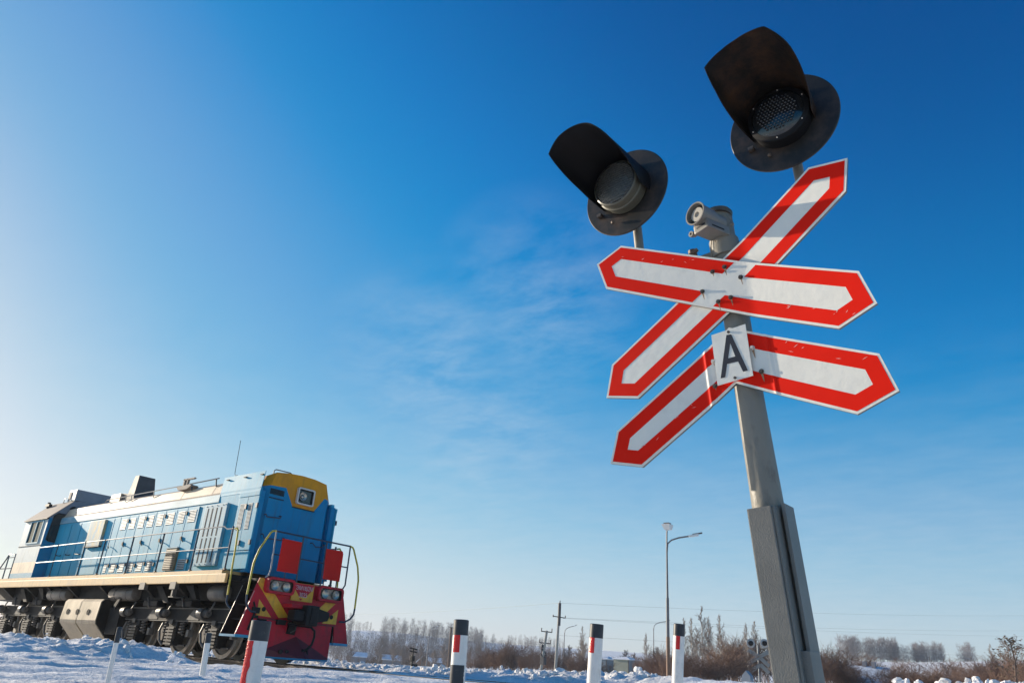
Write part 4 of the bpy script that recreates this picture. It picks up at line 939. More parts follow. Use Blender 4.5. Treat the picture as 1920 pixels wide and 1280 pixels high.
def board(name, outlines, reds, n0, bendf, cuts, label, cat, whites=None):
    T = PF; off = Vector((-.02, 0, 0)); e = empty(name, mw=PF); tag(e, label, cat)
    def Q(p, dn=0.0): return loc(p[0], p[1], n0 + bendf(p[0]) + dn)
    def strips(poly):
        res = [poly]
        for c in cuts:
            nx_ = []
            for q in res:
                for z in (clip(q, 1, 0, c), clip(q, -1, 0, -c)):
                    if z: nx_.append(z)
            res = nx_
        return res
    mb = MB(); mb.use('signwhite')
    for ol in outlines:
        for q in strips(ol): mb.poly([Q(p) for p in q])
    for ol in outlines:
        mb.use('signback')
        for q in strips(ol): mb.poly([Q(p, -.003) for p in q[::-1]])
    for ol in (whites or outlines):
        # folded rim
        n = len(ol)
        for i in range(n):
            p, q = ol[i], ol[(i + 1) % n]
            ts = sorted([0, 1] + [(c - p[0]) / (q[0] - p[0]) for c in cuts if abs(q[0] - p[0]) > 1e-6 and 0 < (c - p[0]) / (q[0] - p[0]) < 1])
            for t0, t1 in zip(ts, ts[1:]):
                u = (p[0] + (q[0] - p[0]) * t0, p[1] + (q[1] - p[1]) * t0); v = (p[0] + (q[0] - p[0]) * t1, p[1] + (q[1] - p[1]) * t1)
                mb.use('signwhite'); mb.add([Q(u), Q(v), Q(v, -.004), Q(u, -.004)], [(0, 1, 2, 3)])
                mb.use('signback'); mb.add([Q(u, -.004), Q(v, -.004), Q(v, -.020), Q(u, -.020)], [(0, 1, 2, 3)])
    mb.build('backing_plate', e, recalc=False)
    mb = MB(); mb.use('signred')
    for r_ in reds:
        for q in strips(r_): mb.poly([Q(p, .0012) for p in q])
    mb.build('red_border', e, recalc=False)
    return e
def smoothbend(h, deg, sg=1, ridge=0.0):
    t = math.tan(R(deg))
    def f(l):
        x = (l - h) * sg; w_ = .025
        b = 0 if x < -w_ else (t * x if x > w_ else t * (x + w_) ** 2 / (4 * w_))
        return b + ridge * math.exp(-((l - h) / .010) ** 2)
    return f
def ringpolys(ol, d0=.012, d1=.084):
    A = inset(ol, d0); B = inset(ol, d1); n = len(ol); return [[A[i], A[(i + 1) % n], B[(i + 1) % n], B[i]] for i in range(n)], B
HB = [(-.764, 2.405), (-.588, 2.469), (.670, 1.779), (.712, 1.591), (.523, 1.532), (-.715, 2.218)]
DB = [(.552, 2.465), (.745, 2.412), (.700, 2.235), (-.585, 1.487), (-.783, 1.540), (-.729, 1.730)]
hr, hin = ringpolys(HB); dr, din = ringpolys(DB)
# interior strip of the other plank stays white where the boards cross
p0, p1 = Vector(din[5]), Vector(din[0]); dd = (p1 - p0).normalized(); nn = Vector((-dd.y, dd.x)); cU = nn.dot(p0)
q0 = Vector(din[2]); q1 = Vector(din[3]); dd2 = (q0 - q1).normalized(); nn2 = Vector((-dd2.y, dd2.x)); cL = nn2.dot(q0)
hred = []
for q in hr:
    for z in (clip(q, -nn.x, -nn.y, -cU), clip(q, nn2.x, nn2.y, cL)):
        if z: hred.append(z)
# red border of the rear plank continues across the front plank, outside its own white core
Hin_top = (Vector(hin[1]), Vector(hin[2])); Hin_bot = (Vector(hin[5]), Vector(hin[4]))
fb = smoothbend(.13, 8)
cuts = [.105, .113, .121, .130, .139, .147, .155]
# boards share one casting: rear plank first
def both(l): return fb(l)
board('diagonal_sign_board', [DB], dr, .088, both, cuts, 'rear red bordered white sign board rising steeply from lower left to upper right', 'sign board')
hb = board('diagonal_sign_board', [HB], hred, .108, both, cuts, 'front red bordered white sign board falling from upper left to right', 'sign board')
CT, CB_ = (-.018, 1.739), (-.028, 1.426)
CV = [CT, (.662, 1.369), (.704, 1.177), (.511, 1.120), CB_, (-.577, 1.086), (-.754, 1.135), (-.700, 1.307)]
cr, cin = ringpolys(CV)
f1 = smoothbend(.165, 6, 1, .004); f2 = smoothbend(-.165, 6, -1, .006)
cc = []
for h in (-.165, .165): cc += [h + k for k in (-.030, -.022, -.015, -.010, -.005, 0, .005, .010, .015, .022, .030)]
board('chevron_sign_board', [[CT, (.662, 1.369), (.704, 1.177), (.511, 1.120), CB_], [CT, CB_, (-.577, 1.086), (-.754, 1.135), (-.700, 1.307)]], cr, .092, lambda l: f1(l) + f2(l), cc,
      'red bordered white chevron board bent like a roof below the cross, behind the letter plate', 'sign board', whites=[CV])
# letter plate
ap_ = empty('letter_plate', mw=PF); tag(ap_, 'small white plate with a black letter A bolted below the cross', 'sign plate')
mb = MB(); mb.use('signwhite'); PL = [(-.112, 1.716), (.076, 1.722), (.071, 1.435), (-.118, 1.431)]
mb.add([loc(*p, .110) for p in PL] + [loc(*p, .106) for p in PL], [(0, 1, 2, 3), (7, 6, 5, 4), (0, 4, 5, 1), (1, 5, 6, 2), (2, 6, 7, 3), (3, 7, 4, 0)]); mb.build('plate', ap_)
mb = MB(); mb.use('ink'); A_ = [(-.031, 1.691), (-.005, 1.688), (.050, 1.468), (.025, 1.468), (.008, 1.530), (-.051, 1.532), (-.071, 1.464), (-.096, 1.464)]; I_ = [(-.017, 1.640), (-.002, 1.561), (-.041, 1.561)]
def lp(*ps): mb.poly([loc(*p, .1115) for p in ps])
lp(A_[7], A_[6], A_[5], I_[2]); lp(A_[7], I_[2], I_[0], A_[0]); lp(A_[0], I_[0], A_[1]); lp(A_[1], I_[0], I_[1], A_[2]); lp(A_[2], I_[1], A_[4], A_[3]); lp(I_[2], A_[5], A_[4], I_[1])
mb.build('letter', ap_, recalc=False)
mb = MB(); mb.use('bolt')
for p in ((-.017, 1.704), (-.021, 1.447)): mb.cyl(loc(*p, .110), loc(*p, .117), .0075, 6)
mb.build('bolt', ap_)
M['ruststain'] = mat('rust_stain', (0.34, 0.20, 0.11), 0.7, var=0.4, scale=60)
M['scuff'] = mat('scuff', (0.86, 0.45, 0.38), 0.6, var=0.3, scale=40)
def bolts(parent, pts, n, k='bolt', ln=.013):
    rg_ = random.Random(len(pts)); mb = MB(); mb.use('ruststain')
    for i, p in enumerate(pts):
        w_ = rg_.uniform(.004, .008); h_ = rg_.uniform(.02, .06); x_ = p[0] + .1 * h_
        mb.poly([loc(p[0] - w_, p[1], n + .0012), loc(p[0] + w_, p[1], n + .0012), loc(x_ + .001, p[1] - h_, n + .0012), loc(x_ - .001, p[1] - h_, n + .0012)])
    mb.build_split('rust_streak', parent)
    for i, p in enumerate(pts):
        mb = MB(); mb.use(k); mb.cyl(loc(*p, n), loc(*p, n + ln), .0085, 6); mb.cyl(loc(*p, n), loc(*p, n + .003), .013, 12); mb.build('bolt', parent)
bolts(hb, [(.017, 2.086), (-.052, 2.083), (.094, 1.994), (-.125, 1.985), (.024, 1.896), (-.046, 1.895)], .109)
chev = [o for o in bpy.data.objects if o.name.startswith('chevron_sign_board')][0]
bolts(chev, [(.087, 1.587), (-.126, 1.572)], .095, 'bezel', .016); bolts(chev, [(.111, 1.451), (-.137, 1.438)], .095)

def scuffs(parent, n0, bendf, boxes, seed):
    rg_ = random.Random(seed)
    for (l0, l1, a0, a1, sl_, k) in boxes:
        for _ in range(k):
            l = rg_.uniform(l0, l1); t = rg_.uniform(0, 1); a = a0 + (a1 - a0) * t + sl_ * (l - l0); ln = rg_.uniform(.006, .035); w_ = rg_.uniform(.0008, .0022); an_ = rg_.uniform(-.9, .9)
            u = Vector((math.cos(an_), math.sin(an_))) * ln; v = Vector((-u.y, u.x)).normalized() * w_; mb = MB(); mb.use('scuff')
            mb.poly([loc(*q_, n0 + bendf(q_[0]) + .0019) for q_ in ((l - u.x / 2, a - u.y / 2), (l + v.x, a + v.y), (l + u.x / 2, a + u.y / 2), (l - v.x, a - v.y))]); mb.build('scratch', parent, recalc=False)
scuffs(hb, .108, fb, [(-.60, -.15, 2.395, 2.45, -.556, 7), (.25, .62, 1.72, 1.77, -.50, 8)], 2)
scuffs(chev, .092, lambda l: f1(l) + f2(l), [(.25, .60, 1.52, 1.58, -.52, 6), (-.62, -.25, 1.12, 1.17, .58, 6)], 3)

# ------------------------------------------------------------------ marker posts
def marker(x, y, top, r, lean, label, dmg=0, rw=0.32):
    """round post along local z; lean = tilt towards +x in degrees"""
    T = Matrix.Translation((x, y, top)) @ Matrix.Rotation(R(lean[0]), 4, 'Y') @ Matrix.Rotation(R(lean[1]), 4, 'X')
    e = empty('marker_post', mw=T); tag(e, label, 'marker post', 'white marker posts with black tops beside the road')
    H = top + .45
    mb = MB(); mb.use('postwhite'); mb.lathe([(r, -H), (r, -.135)], (0, 0, 0), (0, 0, 1), 32); mb.build('post_body', e, True)
    mb = MB(); mb.use('postblack'); mb.lathe([(r + .001, -.137), (r + .001, -.006), (r - .006, 0), (0, 0)], (0, 0, 0), (0, 0, 1), 32, caps=False); mb.build('post_cap', e, True)
    return e, r
def reflector(e, r, a0, a1, z0, z1, ragged=0, k='postred'):
    mb = MB(); mb.use(k); n = 10; m_ = 14; V_ = []; rg = random.Random(3)
    for j in range(m_ + 1):
        z = z0 + (z1 - z0) * j / m_; w_ = 1.0
        sh = rg.uniform(-.10, .12) * ragged
        for i in range(n + 1):
            a = R(a0 + (a1 + sh * 60 - a0) * i / n); V_.append(((r + .003) * math.cos(a), (r + .003) * math.sin(a), z))
    mb.add(V_, [(j * (n + 1) + i, j * (n + 1) + i + 1, (j + 1) * (n + 1) + i + 1, (j + 1) * (n + 1) + i) for j in range(m_) for i in range(n)]); mb.build('reflector' if k == 'postred' else 'black_patch', e, True)
# view direction of each post decides only how it was turned when it was dug in
e, r = marker(11.19, -7.39, .405, .070, (0.5, 0), 'thick leaning post with torn red strip in front of the locomotive plough'); reflector(e, r, -106, -58, -.72, -.14, 1)
e, r = marker(11.17, -5.24, .600, .070, (-1.5, 0), 'post with black top and black patch low down, second from the locomotive'); reflector(e, r, -100, -47, -.285, -.137); reflector(e, r, -122, 2, -.56, -.392, .5, 'postblack')
e, r = marker(11.64, -3.66, .705, .070, (2.6, 0), 'tall clean post between the utility pole and the grey shed'); reflector(e, r, -120, -68, -.285, -.137)
e, r = marker(11.75, -2.05, .845, .066, (3.4, 0), 'slim post standing just right of the tall double street lamp'); reflector(e, r, -90, -50, -.285, -.137)
# thin flat stakes nearer the rails
def stake(x, y, top, w_, lean, label):
    T = Matrix.Translation((x, y, top)) @ Matrix.Rotation(R(lean), 4, 'Y') @ Matrix.Rotation(R(-45), 4, 'Z')
    e = empty('marker_stake', mw=T); tag(e, label, 'marker stake', 'thin pale marker stakes by the rails')
    mb = MB(); mb.use('postwhite'); mb.lathe([(w_, -top - .4), (w_, -.10)], (0, 0, 0), (0, 0, 1), 14); mb.build('stake_body', e, True)
    mb = MB(); mb.use('postblack'); mb.lathe([(w_ + .001, -.10), (w_ + .001, -.004), (w_ * .7, 0)], (0, 0, 0), (0, 0, 1), 14); mb.build('stake_cap', e, True)
stake(8.46, -6.19, .342, .030, -5.5, 'thin pale stake with black tip in front of the front bogie')
stake(10.752, -8.2, .285, .016, -4.0, 'thin pale stake leaning in front of the fuel tank end')
stake(2.2, -6.2, .15, .026, -3.0, 'thin pale stake at the left edge below the rear bogie')

# ------------------------------------------------------------------ things beyond the line
def street_lamp(b, D, ztop, arms, r0, label, base=None, rust=True):
    x, y = polar(b, D); g = G(x, y) - .3; e = empty('street_lamp', (x, y, g)); tag(e, label, 'street lamp', 'street lamps beyond the railway')
    mb = MB(); hm = g + (ztop - g) * .34; hm2 = g + (ztop - g) * .62
    mb.use('lamprust' if rust else 'lamppost'); mb.tube([(x, y, g), (x, y, hm)], [r0, r0 * .95], 10); mb.use('lamppost'); mb.tube([(x, y, hm), (x, y, hm2)], [r0 * .85, r0 * .8], 10); mb.tube([(x, y, hm2), (x, y, ztop)], [r0 * .6, r0 * .45], 10)
    mb.build('post', e, True)
    for (db, dz, hd) in arms:
        x2, y2 = polar(b + db, D); mb = MB(); mb.use('lamppost'); k = .22
        pts = [(x, y, ztop - .4), (x + (x2 - x) * .04, y + (y2 - y) * .04, ztop + dz * .30), (x + (x2 - x) * k, y + (y2 - y) * k, ztop + dz * .62), (x + (x2 - x) * .55, y + (y2 - y) * .55, ztop + dz * .84), (x2, y2, ztop + dz)]
        mb.tube(pts, r0 * .42, 8); mb.build('arm', e, True)
        u = (Vector(pts[-1]) - Vector(pts[-2])).normalized(); p = Vector(pts[-1])
        mb = MB(); mb.use('white'); w3 = hd
        side = u.cross(Vector((0, 0, 1))).normalized(); upv = side.cross(u)
        q = [p - side * .13 - upv * .05, p + side * .13 - upv * .05, p + side * .16 + u * w3 - upv * .05, p - side * .16 + u * w3 - upv * .05]
        mb.add(q + [v + upv * .10 for v in q], [(3, 2, 1, 0), (4, 5, 6, 7), (0, 1, 5, 4), (1, 2, 6, 5), (2, 3, 7, 6), (3, 0, 4, 7)]); mb.use('lamppost')
        q = [v + upv * .10 + u * .25 for v in q]; mb.add(q + [v + upv * .05 for v in q], [(4, 5, 6, 7), (0, 1, 5, 4), (1, 2, 6, 5), (2, 3, 7, 6), (3, 0, 4, 7)]); mb.build('lamp_head', e)
x, y = polar(118.5, 50)
street_lamp(118.5, 50, 8.0, [(-1.55, .72, .62), (-.02, 1.0, .1)], .12, 'tall double armed street lamp with white heads rising well above the trees')
# second head of the tall lamp faces the camera side
e = [o for o in bpy.data.objects if o.name == 'street_lamp'][0]
mb = MB(); mb.use('white'); X0, Y0 = polar(118.42, 49.6); mb.add([(X0 - .20 + i * .40, Y0 - .1 + j * .3, 9.02) for i in (0, 1) for j in (0, 1)] + [(X0 - .26 + i * .52, Y0 - .35 + j * .6, 9.32) for i in (0, 1) for j in (0, 1)], [(0, 1, 3, 2), (4, 6, 7, 5), (0, 4, 5, 1), (2, 3, 7, 6), (0, 2, 6, 4), (1, 5, 7, 3)]); mb.use('lamppost'); mb.box(X0 - .16, X0 + .2, Y0 - .25, Y0 + .1, 9.33, 9.42); o = mb.build('lamp_head', e)
street_lamp(119.47, 120, 7.3, [(-.88, 1.05, .3)], .11, 'low curved street lamp just left of the tall double lamp')
street_lamp(125.64, 125, 6.1, [(-.62, 1.05, .3)], .11, 'curved street lamp standing right of the utility pole')
street_lamp(135.09, 125, 4.9, [(-.42, .75, .3)], .11, 'curved street lamp above the brown gabled house', rust=False)
def pole_obj(b, D, z0, z1, r0, r1, lean, name='utility_pole', k='concrete'):
    x, y = polar(b, D); x2, y2 = polar(b + lean, D); e = empty(name, (x, y, z0)); mb = MB(); mb.use(k); mb.tube([(x, y, z0), (x2, y2, z1)], [r0, r1], 10); mb.build('post', e, True); return e, x, y, x2, y2
e, x, y, x2, y2 = pole_obj(133.56, 110, -.3, 5.0, .16, .14, .06, 'plain_pole', 'brushbark'); tag(e, 'plain dark wooden pole left of the post with the black patch', 'pole')
mb = MB(); mb.use('black'); mb.box(x2 - .2, x2 + .2, y2 - .2, y2 + .2, 4.98, 5.05); mb.build('pole_cap', e)
D = 80
e, x, y, x2, y2 = pole_obj(126.18, D, 0, 6.75, .15, .11, -.12); tag(e, 'concrete utility pole with one crossarm and a spike carrying overhead wires', 'utility pole')
mb = MB(); mb.use('stack'); tx, ty = RX.x / math.hypot(RX.x, RX.y), RX.y / math.hypot(RX.x, RX.y)
mb.tube([(x2 - tx * .62, y2 - ty * .62, 5.45), (x2 + tx * .62, y2 + ty * .62, 5.35)], .045, 6)
for k in (-1, 1): mb.tube([(x2 + k * tx * .6, y2 + k * ty * .6, 5.36), (x2 + k * tx * .6, y2 + k * ty * .6, 5.58)], .05, 6)
mb.tube([(x2, y2, 6.7), (x2 + tx * .03, y2 + ty * .03, 6.95)], .05, 6); mb.tube([(x2, y2, 4.6), (x2, y2, 6.7)], [.16, .15], 8)
mb.build('crossarm', e)
e, x, y, x2, y2 = pole_obj(127.21, 58, 0, 3.0, .10, .09, -.32); tag(e, 'short utility pole with two crossarms and a transformer left of the tall one', 'utility pole')
mb = MB(); mb.use('stack')
for z, k2, hw in ((2.94, 0, .40), (2.18, -.11, .42)):
    bx, by = x2 + (x - x2) * (1 - z / 3.0), y2 + (y - y2) * (1 - z / 3.0)
    mb.tube([(bx - tx * hw, by - ty * hw, z), (bx + tx * hw, by + ty * hw, z - .03)], .035, 6)
    for k in (-1, 1): mb.tube([(bx + k * tx * (hw - .03), by + k * ty * (hw - .03), z), (bx + k * tx * (hw - .03), by + k * ty * (hw - .03), z + .22)], .035, 6)
mb.build('crossarm', e)
mb = MB(); mb.use('stack'); bx, by = x + (x2 - x) * .5, y + (y2 - y) * .5
rg = random.Random(8)
for i in range(16): z = rg.uniform(1.2, 2.0); ox = rg.uniform(-.18, .18); r = rg.uniform(.05, .10); mb.sphere((bx + tx * ox, by + ty * ox, z), r, 6)
mb.box(bx - .16, bx + .16, by - .16, by + .16, .75, 1.25); mb.build('transformer', e)
# overhead wires
def wire(b0, t0, b1, t1, D0, D1, label, sag=.6, r=.018):
    A = polar(b0, D0); B = polar(b1, D1); a = Vector((*A, CAM.z + D0 * t0)); b = Vector((*B, CAM.z + D1 * t1)); mb = MB(); mb.use('stack')
    pts = [a.lerp(b, t / 14) - Vector((0, 0, sag * 4 * (t / 14) * (1 - t / 14))) for t in range(15)]; mb.tube(pts, r, 4); tag(mb.build('overhead_wire'), label, 'wire', 'overhead wires')
wire(126.05, .0815, 96, .0905, 80, 190, 'upper overhead wire from the spike of the utility pole to the right edge', .5, .010)
wire(126.2, .0645, 96, .0758, 80, 190, 'middle overhead wire from the utility pole crossarm to the right edge', .5, .010)
wire(125.8, .0640, 96, .0700, 80, 190, 'third overhead wire down on the right, close under the middle one', .4, .010)
wire(126.0, .0440, 96, .0500, 80, 190, 'lowest overhead wire crossing the far woods at right', .3, .010)
wire(126.1, .0815, 143, .0470, 80, 210, 'overhead wire running left from the utility pole top behind the locomotive', .5, .010)
# lattice mast
bx, by = polar(109.4, 200); e = empty('lattice_mast', (bx, by, 8)); tag(e, 'slender steel lattice mast just right of the leaning signal pole', 'mast')
mb = MB(); mb.use('steel'); zs = [8 + i * 1.0 for i in range(13)]
def mw_(z): return .42 - .02 * (z - 8) if z < 19.5 else .1
for sx_ in (-1, 1):
    for sy_ in (-1, 1): mb.tube([(bx + sx_ * mw_(z), by + sy_ * mw_(z), z) for z in zs], .05, 4)
for i in range(12):
    for sx_ in (-1, 1): mb.tube([(bx - sx_ * mw_(zs[i]), by - mw_(zs[i]), zs[i]), (bx + sx_ * mw_(zs[i + 1]), by - mw_(zs[i + 1]), zs[i + 1])], .03, 4)
mb.build('lattice', e)
# small crossing signal seen from behind
bx, by = polar(112.6, 62); g = 0.2; e = empty('crossing_signal', (bx, by, g)); tag(e, 'distant crossing signal with two lamps seen from behind at the foot of the leaning pole', 'crossing signal')
mb = MB(); mb.use('steel'); mb.tube([(bx, by, g), (bx, by, 3.1)], .06, 8); mb.build('post', e, True)
for k, zc_ in ((-1, 3.22), (1, 3.28)):
    cx0, cy0 = bx + tx * k * .50, by + ty * k * .50; mb = MB(); mb.use('bezel'); fd = (ty, -tx, .0); mb.lathe([(0, 0), (.31, 0), (.31, .02), (0, .02)], (cx0, cy0, zc_), fd, 24, caps=False); mb.use('black'); mb.lathe([(.18, .0), (.17, .14), (.05, .2)], (cx0, cy0, zc_), fd, 18); mb.build('signal_lamp', e)
mb = MB(); mb.use('horncone')
for (x0, z0, x1, z1) in ((-.75, 2.75, .05, 2.35), (-.75, 1.85, .75, 2.75), (.05, 2.35, .75, 1.75), (-.7, 1.25, .1, 1.85), (.1, 1.85, .7, 1.3)):
    d_ = Vector((x1 - x0, z1 - z0)).normalized(); n_ = Vector((-d_.y, d_.x)) * .13
    q = [(x0 + n_.x, z0 + n_.y), (x1 + n_.x, z1 + n_.y), (x1 - n_.x, z1 - n_.y), (x0 - n_.x, z0 - n_.y)]
    vs = [Vector((bx + tx * a, by + ty * a, b)) for a, b in q]; o_ = Vector((ty, -tx, 0)) * .05; mb.add([v + o_ for v in vs] + [v + o_ * 1.5 for v in vs], [(0, 1, 2, 3), (7, 6, 5, 4), (0, 4, 5, 1), (1, 5, 6, 2), (2, 6, 7, 3), (3, 7, 4, 0)])
mb.build('sign_board', e)
# dark railway signal
bx, by = polar(136.1, 60); e = empty('railway_signal', (bx, by, -.4)); tag(e, 'small black railway signal between the two left hand houses', 'railway signal')
mb = MB(); mb.use('black'); mb.tube([(bx, by, -.5), (bx, by, 1.2)], .06, 6); mb.bbox(bx - .13, bx + .13, by - .13, by + .13, .35, .72, .03)
for z in (.95, 1.15): mb.tube([(bx - tx * .25, by - ty * .25, z + .08), (bx + tx * .3, by + ty * .3, z)], .05, 6)
mb.bbox(bx + .02, bx + .32, by + .02, by + .3, -.1, .18, .03); mb.build('signal_head', e)
# houses
def house(b0, b1, D, zr, ze, wallk, label, gable='front', depth=6, cat='house', g0=-4, chim=False, over=.3):
    A = Vector((*polar(b0, D), 0)); B = Vector((*polar(b1, D), 0)); u = (B - A); wd = u.length; u.normalize(); v = Vector((-u.y, u.x, 0))
    if v.dot(A - Vector((CAM.x, CAM.y, 0))) < 0: v = -v
    e = empty('house' if cat == 'house' else 'shed', tuple(A + Vector((0, 0, g0)))); tag(e, label, cat)
    mb = MB(); mb.use(wallk)
    def P(a, d_, z): return A + u * a + v * d_ + Vector((0, 0, z))
    if gable == 'front':
        f = [(0, g0), (wd, g0), (wd, ze), (wd / 2, zr), (0, ze)]
        mb.add([P(a, 0, z) for a, z in f] + [P(a, depth, z) for a, z in f], [(0, 1, 2, 3, 4), (9, 8, 7, 6, 5), (0, 5, 6, 1), (1, 6, 7, 2), (4, 9, 5, 0)])
        mb.build('wall', e); mb = MB(); mb.use('snowroof'); t = .25
        for s0, s1 in (((-over, ze - over * .5), (wd / 2, zr)), ((wd / 2, zr), (wd + over, ze - over * .5))):
            q = [P(s0[0], -over, s0[1]), P(s1[0], -over, s1[1]), P(s1[0], depth + over, s1[1]), P(s0[0], depth + over, s0[1])]; mb.add([p + Vector((0, 0, .02)) for p in q] + [p + Vector((0, 0, t)) for p in q], [(3, 2, 1, 0), (4, 5, 6, 7), (0, 1, 5, 4), (1, 2, 6, 5), (2, 3, 7, 6), (3, 0, 4, 7)])
        mb.build('roof', e)
    else:
        f = [(0, g0), (depth, g0), (depth, ze), (depth / 2, zr), (0, ze)]
        mb.add([P(0, d_, z) for d_, z in f] + [P(wd, d_, z) for d_, z in f], [(0, 1, 2, 3, 4), (9, 8, 7, 6, 5), (0, 5, 9, 4)]); mb.build('wall', e)
        mb = MB(); mb.use('snowroof'); t = .25
        for s0, s1 in (((-over, ze - over * .5), (depth / 2, zr)), ((depth / 2, zr), (depth + over, ze - over * .5))):
            q = [P(-over, s0[0], s0[1]), P(wd + over, s0[0], s0[1]), P(wd + over, s1[0], s1[1]), P(-over, s1[0], s1[1])]; mb.add([p + Vector((0, 0, .02)) for p in q] + [p + Vector((0, 0, t)) for p in q], [(3, 2, 1, 0), (4, 5, 6, 7), (0, 1, 5, 4), (1, 2, 6, 5), (2, 3, 7, 6), (3, 0, 4, 7)])
        mb.build('roof', e)
    if chim:
        mb = MB(); mb.use('houseB'); q = P(wd * .4, depth / 2, zr)
        for k in (0, .7): mb.box(q.x - .15 + k, q.x + .15 + k, q.y - .15, q.y + .15, zr - .6, zr + .6)
        mb.build('chimney', e)
house(140.3, 139.25, 240, 2.0, 1.0, 'houseB', 'dark grey house with a snowy roof nearest the locomotive', 'side')
house(138.1, 136.85, 220, 1.75, .75, 'houseB', 'low grey house with a snow covered roof between bare trees', 'side')
house(135.75, 134.85, 200, 2.2, .6, 'houseA', 'brown gabled house with snow on its roof behind the curved lamp', 'front', 10)
house(135.0, 134.0, 215, 1.8, 1.0, 'houseB', 'low outbuilding with bluish snow roof beside the brown gabled house', 'side')
house(106.95, 104.9, 70, 2.25, 1.15, 'black', 'dark roofed house with snowy edge and twin chimneys at the bottom right', 'side', 5, chim=True)
def shed(b0, b1, D, z0, z1, kf, ks_, label, depth=2.6, roof=True):
    A = Vector((*polar(b0, D), 0)); B = Vector((*polar(b1, D), 0)); u = (B - A); wd = u.length; u.normalize(); v = Vector((-u.y, u.x, 0))
    if v.dot(A - Vector((CAM.x, CAM.y, 0))) < 0: v = -v
    c_, s_ = math.cos(R(30)), math.sin(R(30)); u2 = u * c_ - v * s_; v2 = v * c_ + u * s_
    e = empty('shed', tuple(A + Vector((0, 0, z0)))); tag(e, label, 'shed', None)
    def P(a, d_, z): return A + u2 * a + v2 * d_ + Vector((0, 0, z))
    w2 = wd * .78
    mb = MB(); mb.use(kf); mb.add([P(0, 0, z0), P(w2, 0, z0), P(w2, 0, z1), P(0, 0, z1)], [(0, 1, 2, 3)]); mb.use(ks_); mb.add([P(w2, 0, z0), P(w2, depth, z0), P(w2, depth, z1), P(w2, 0, z1), P(0, depth, z0), P(0, depth, z1), P(0, 0, z0), P(0, 0, z1)], [(0, 1, 2, 3), (1, 4, 5, 2), (4, 6, 7, 5)])
    mb.use('stack')
    mb.add([P(w2 - .12, -.03, z0), P(w2, -.03, z0), P(w2, -.03, z1), P(w2 - .12, -.03, z1)], [(0, 1, 2, 3)]); mb.build('wall', e, recalc=False)
    if roof:
        mb = MB(); mb.use('snowroof'); q = [P(-.15, -.15, z1), P(w2 + .15, -.15, z1), P(w2 + .15, depth + .15, z1), P(-.15, depth + .15, z1)]; k = P(w2 / 2, depth / 2, z1 + .42)
        mb.add(q + [p + Vector((0, 0, .12)) for p in q] + [k], [(3, 2, 1, 0), (0, 1, 5, 4), (1, 2, 6, 5), (2, 3, 7, 6), (3, 0, 4, 7), (4, 5, 8), (5, 6, 8), (6, 7, 8), (7, 4, 8)]); mb.build('roof', e)
shed(122.2, 120.65, 105, 0.0, 2.45, 'shed', 'shedblue', 'olive metal shed with a snow cap right of the tall clean post')
shed(123.1, 122.45, 108, 0.0, 2.4, 'shedblue', 'shedblue', 'blue grey metal shed half hidden behind the tall clean post')
# lifted barrier base by the distant signal
bx, by = polar(113.35, 45); e = empty('barrier_box', (bx, by, 0)); tag(e, 'small dark peaked barrier box left of the distant crossing signal', 'barrier box')
mb = MB(); mb.use('grey'); mb.prism([(bx - .3, .1), (bx + .3, .1), (bx + .22, .8), (bx, 1.05), (bx - .22, .8)], 'y', by - .2, by + .2); mb.build('box', e)

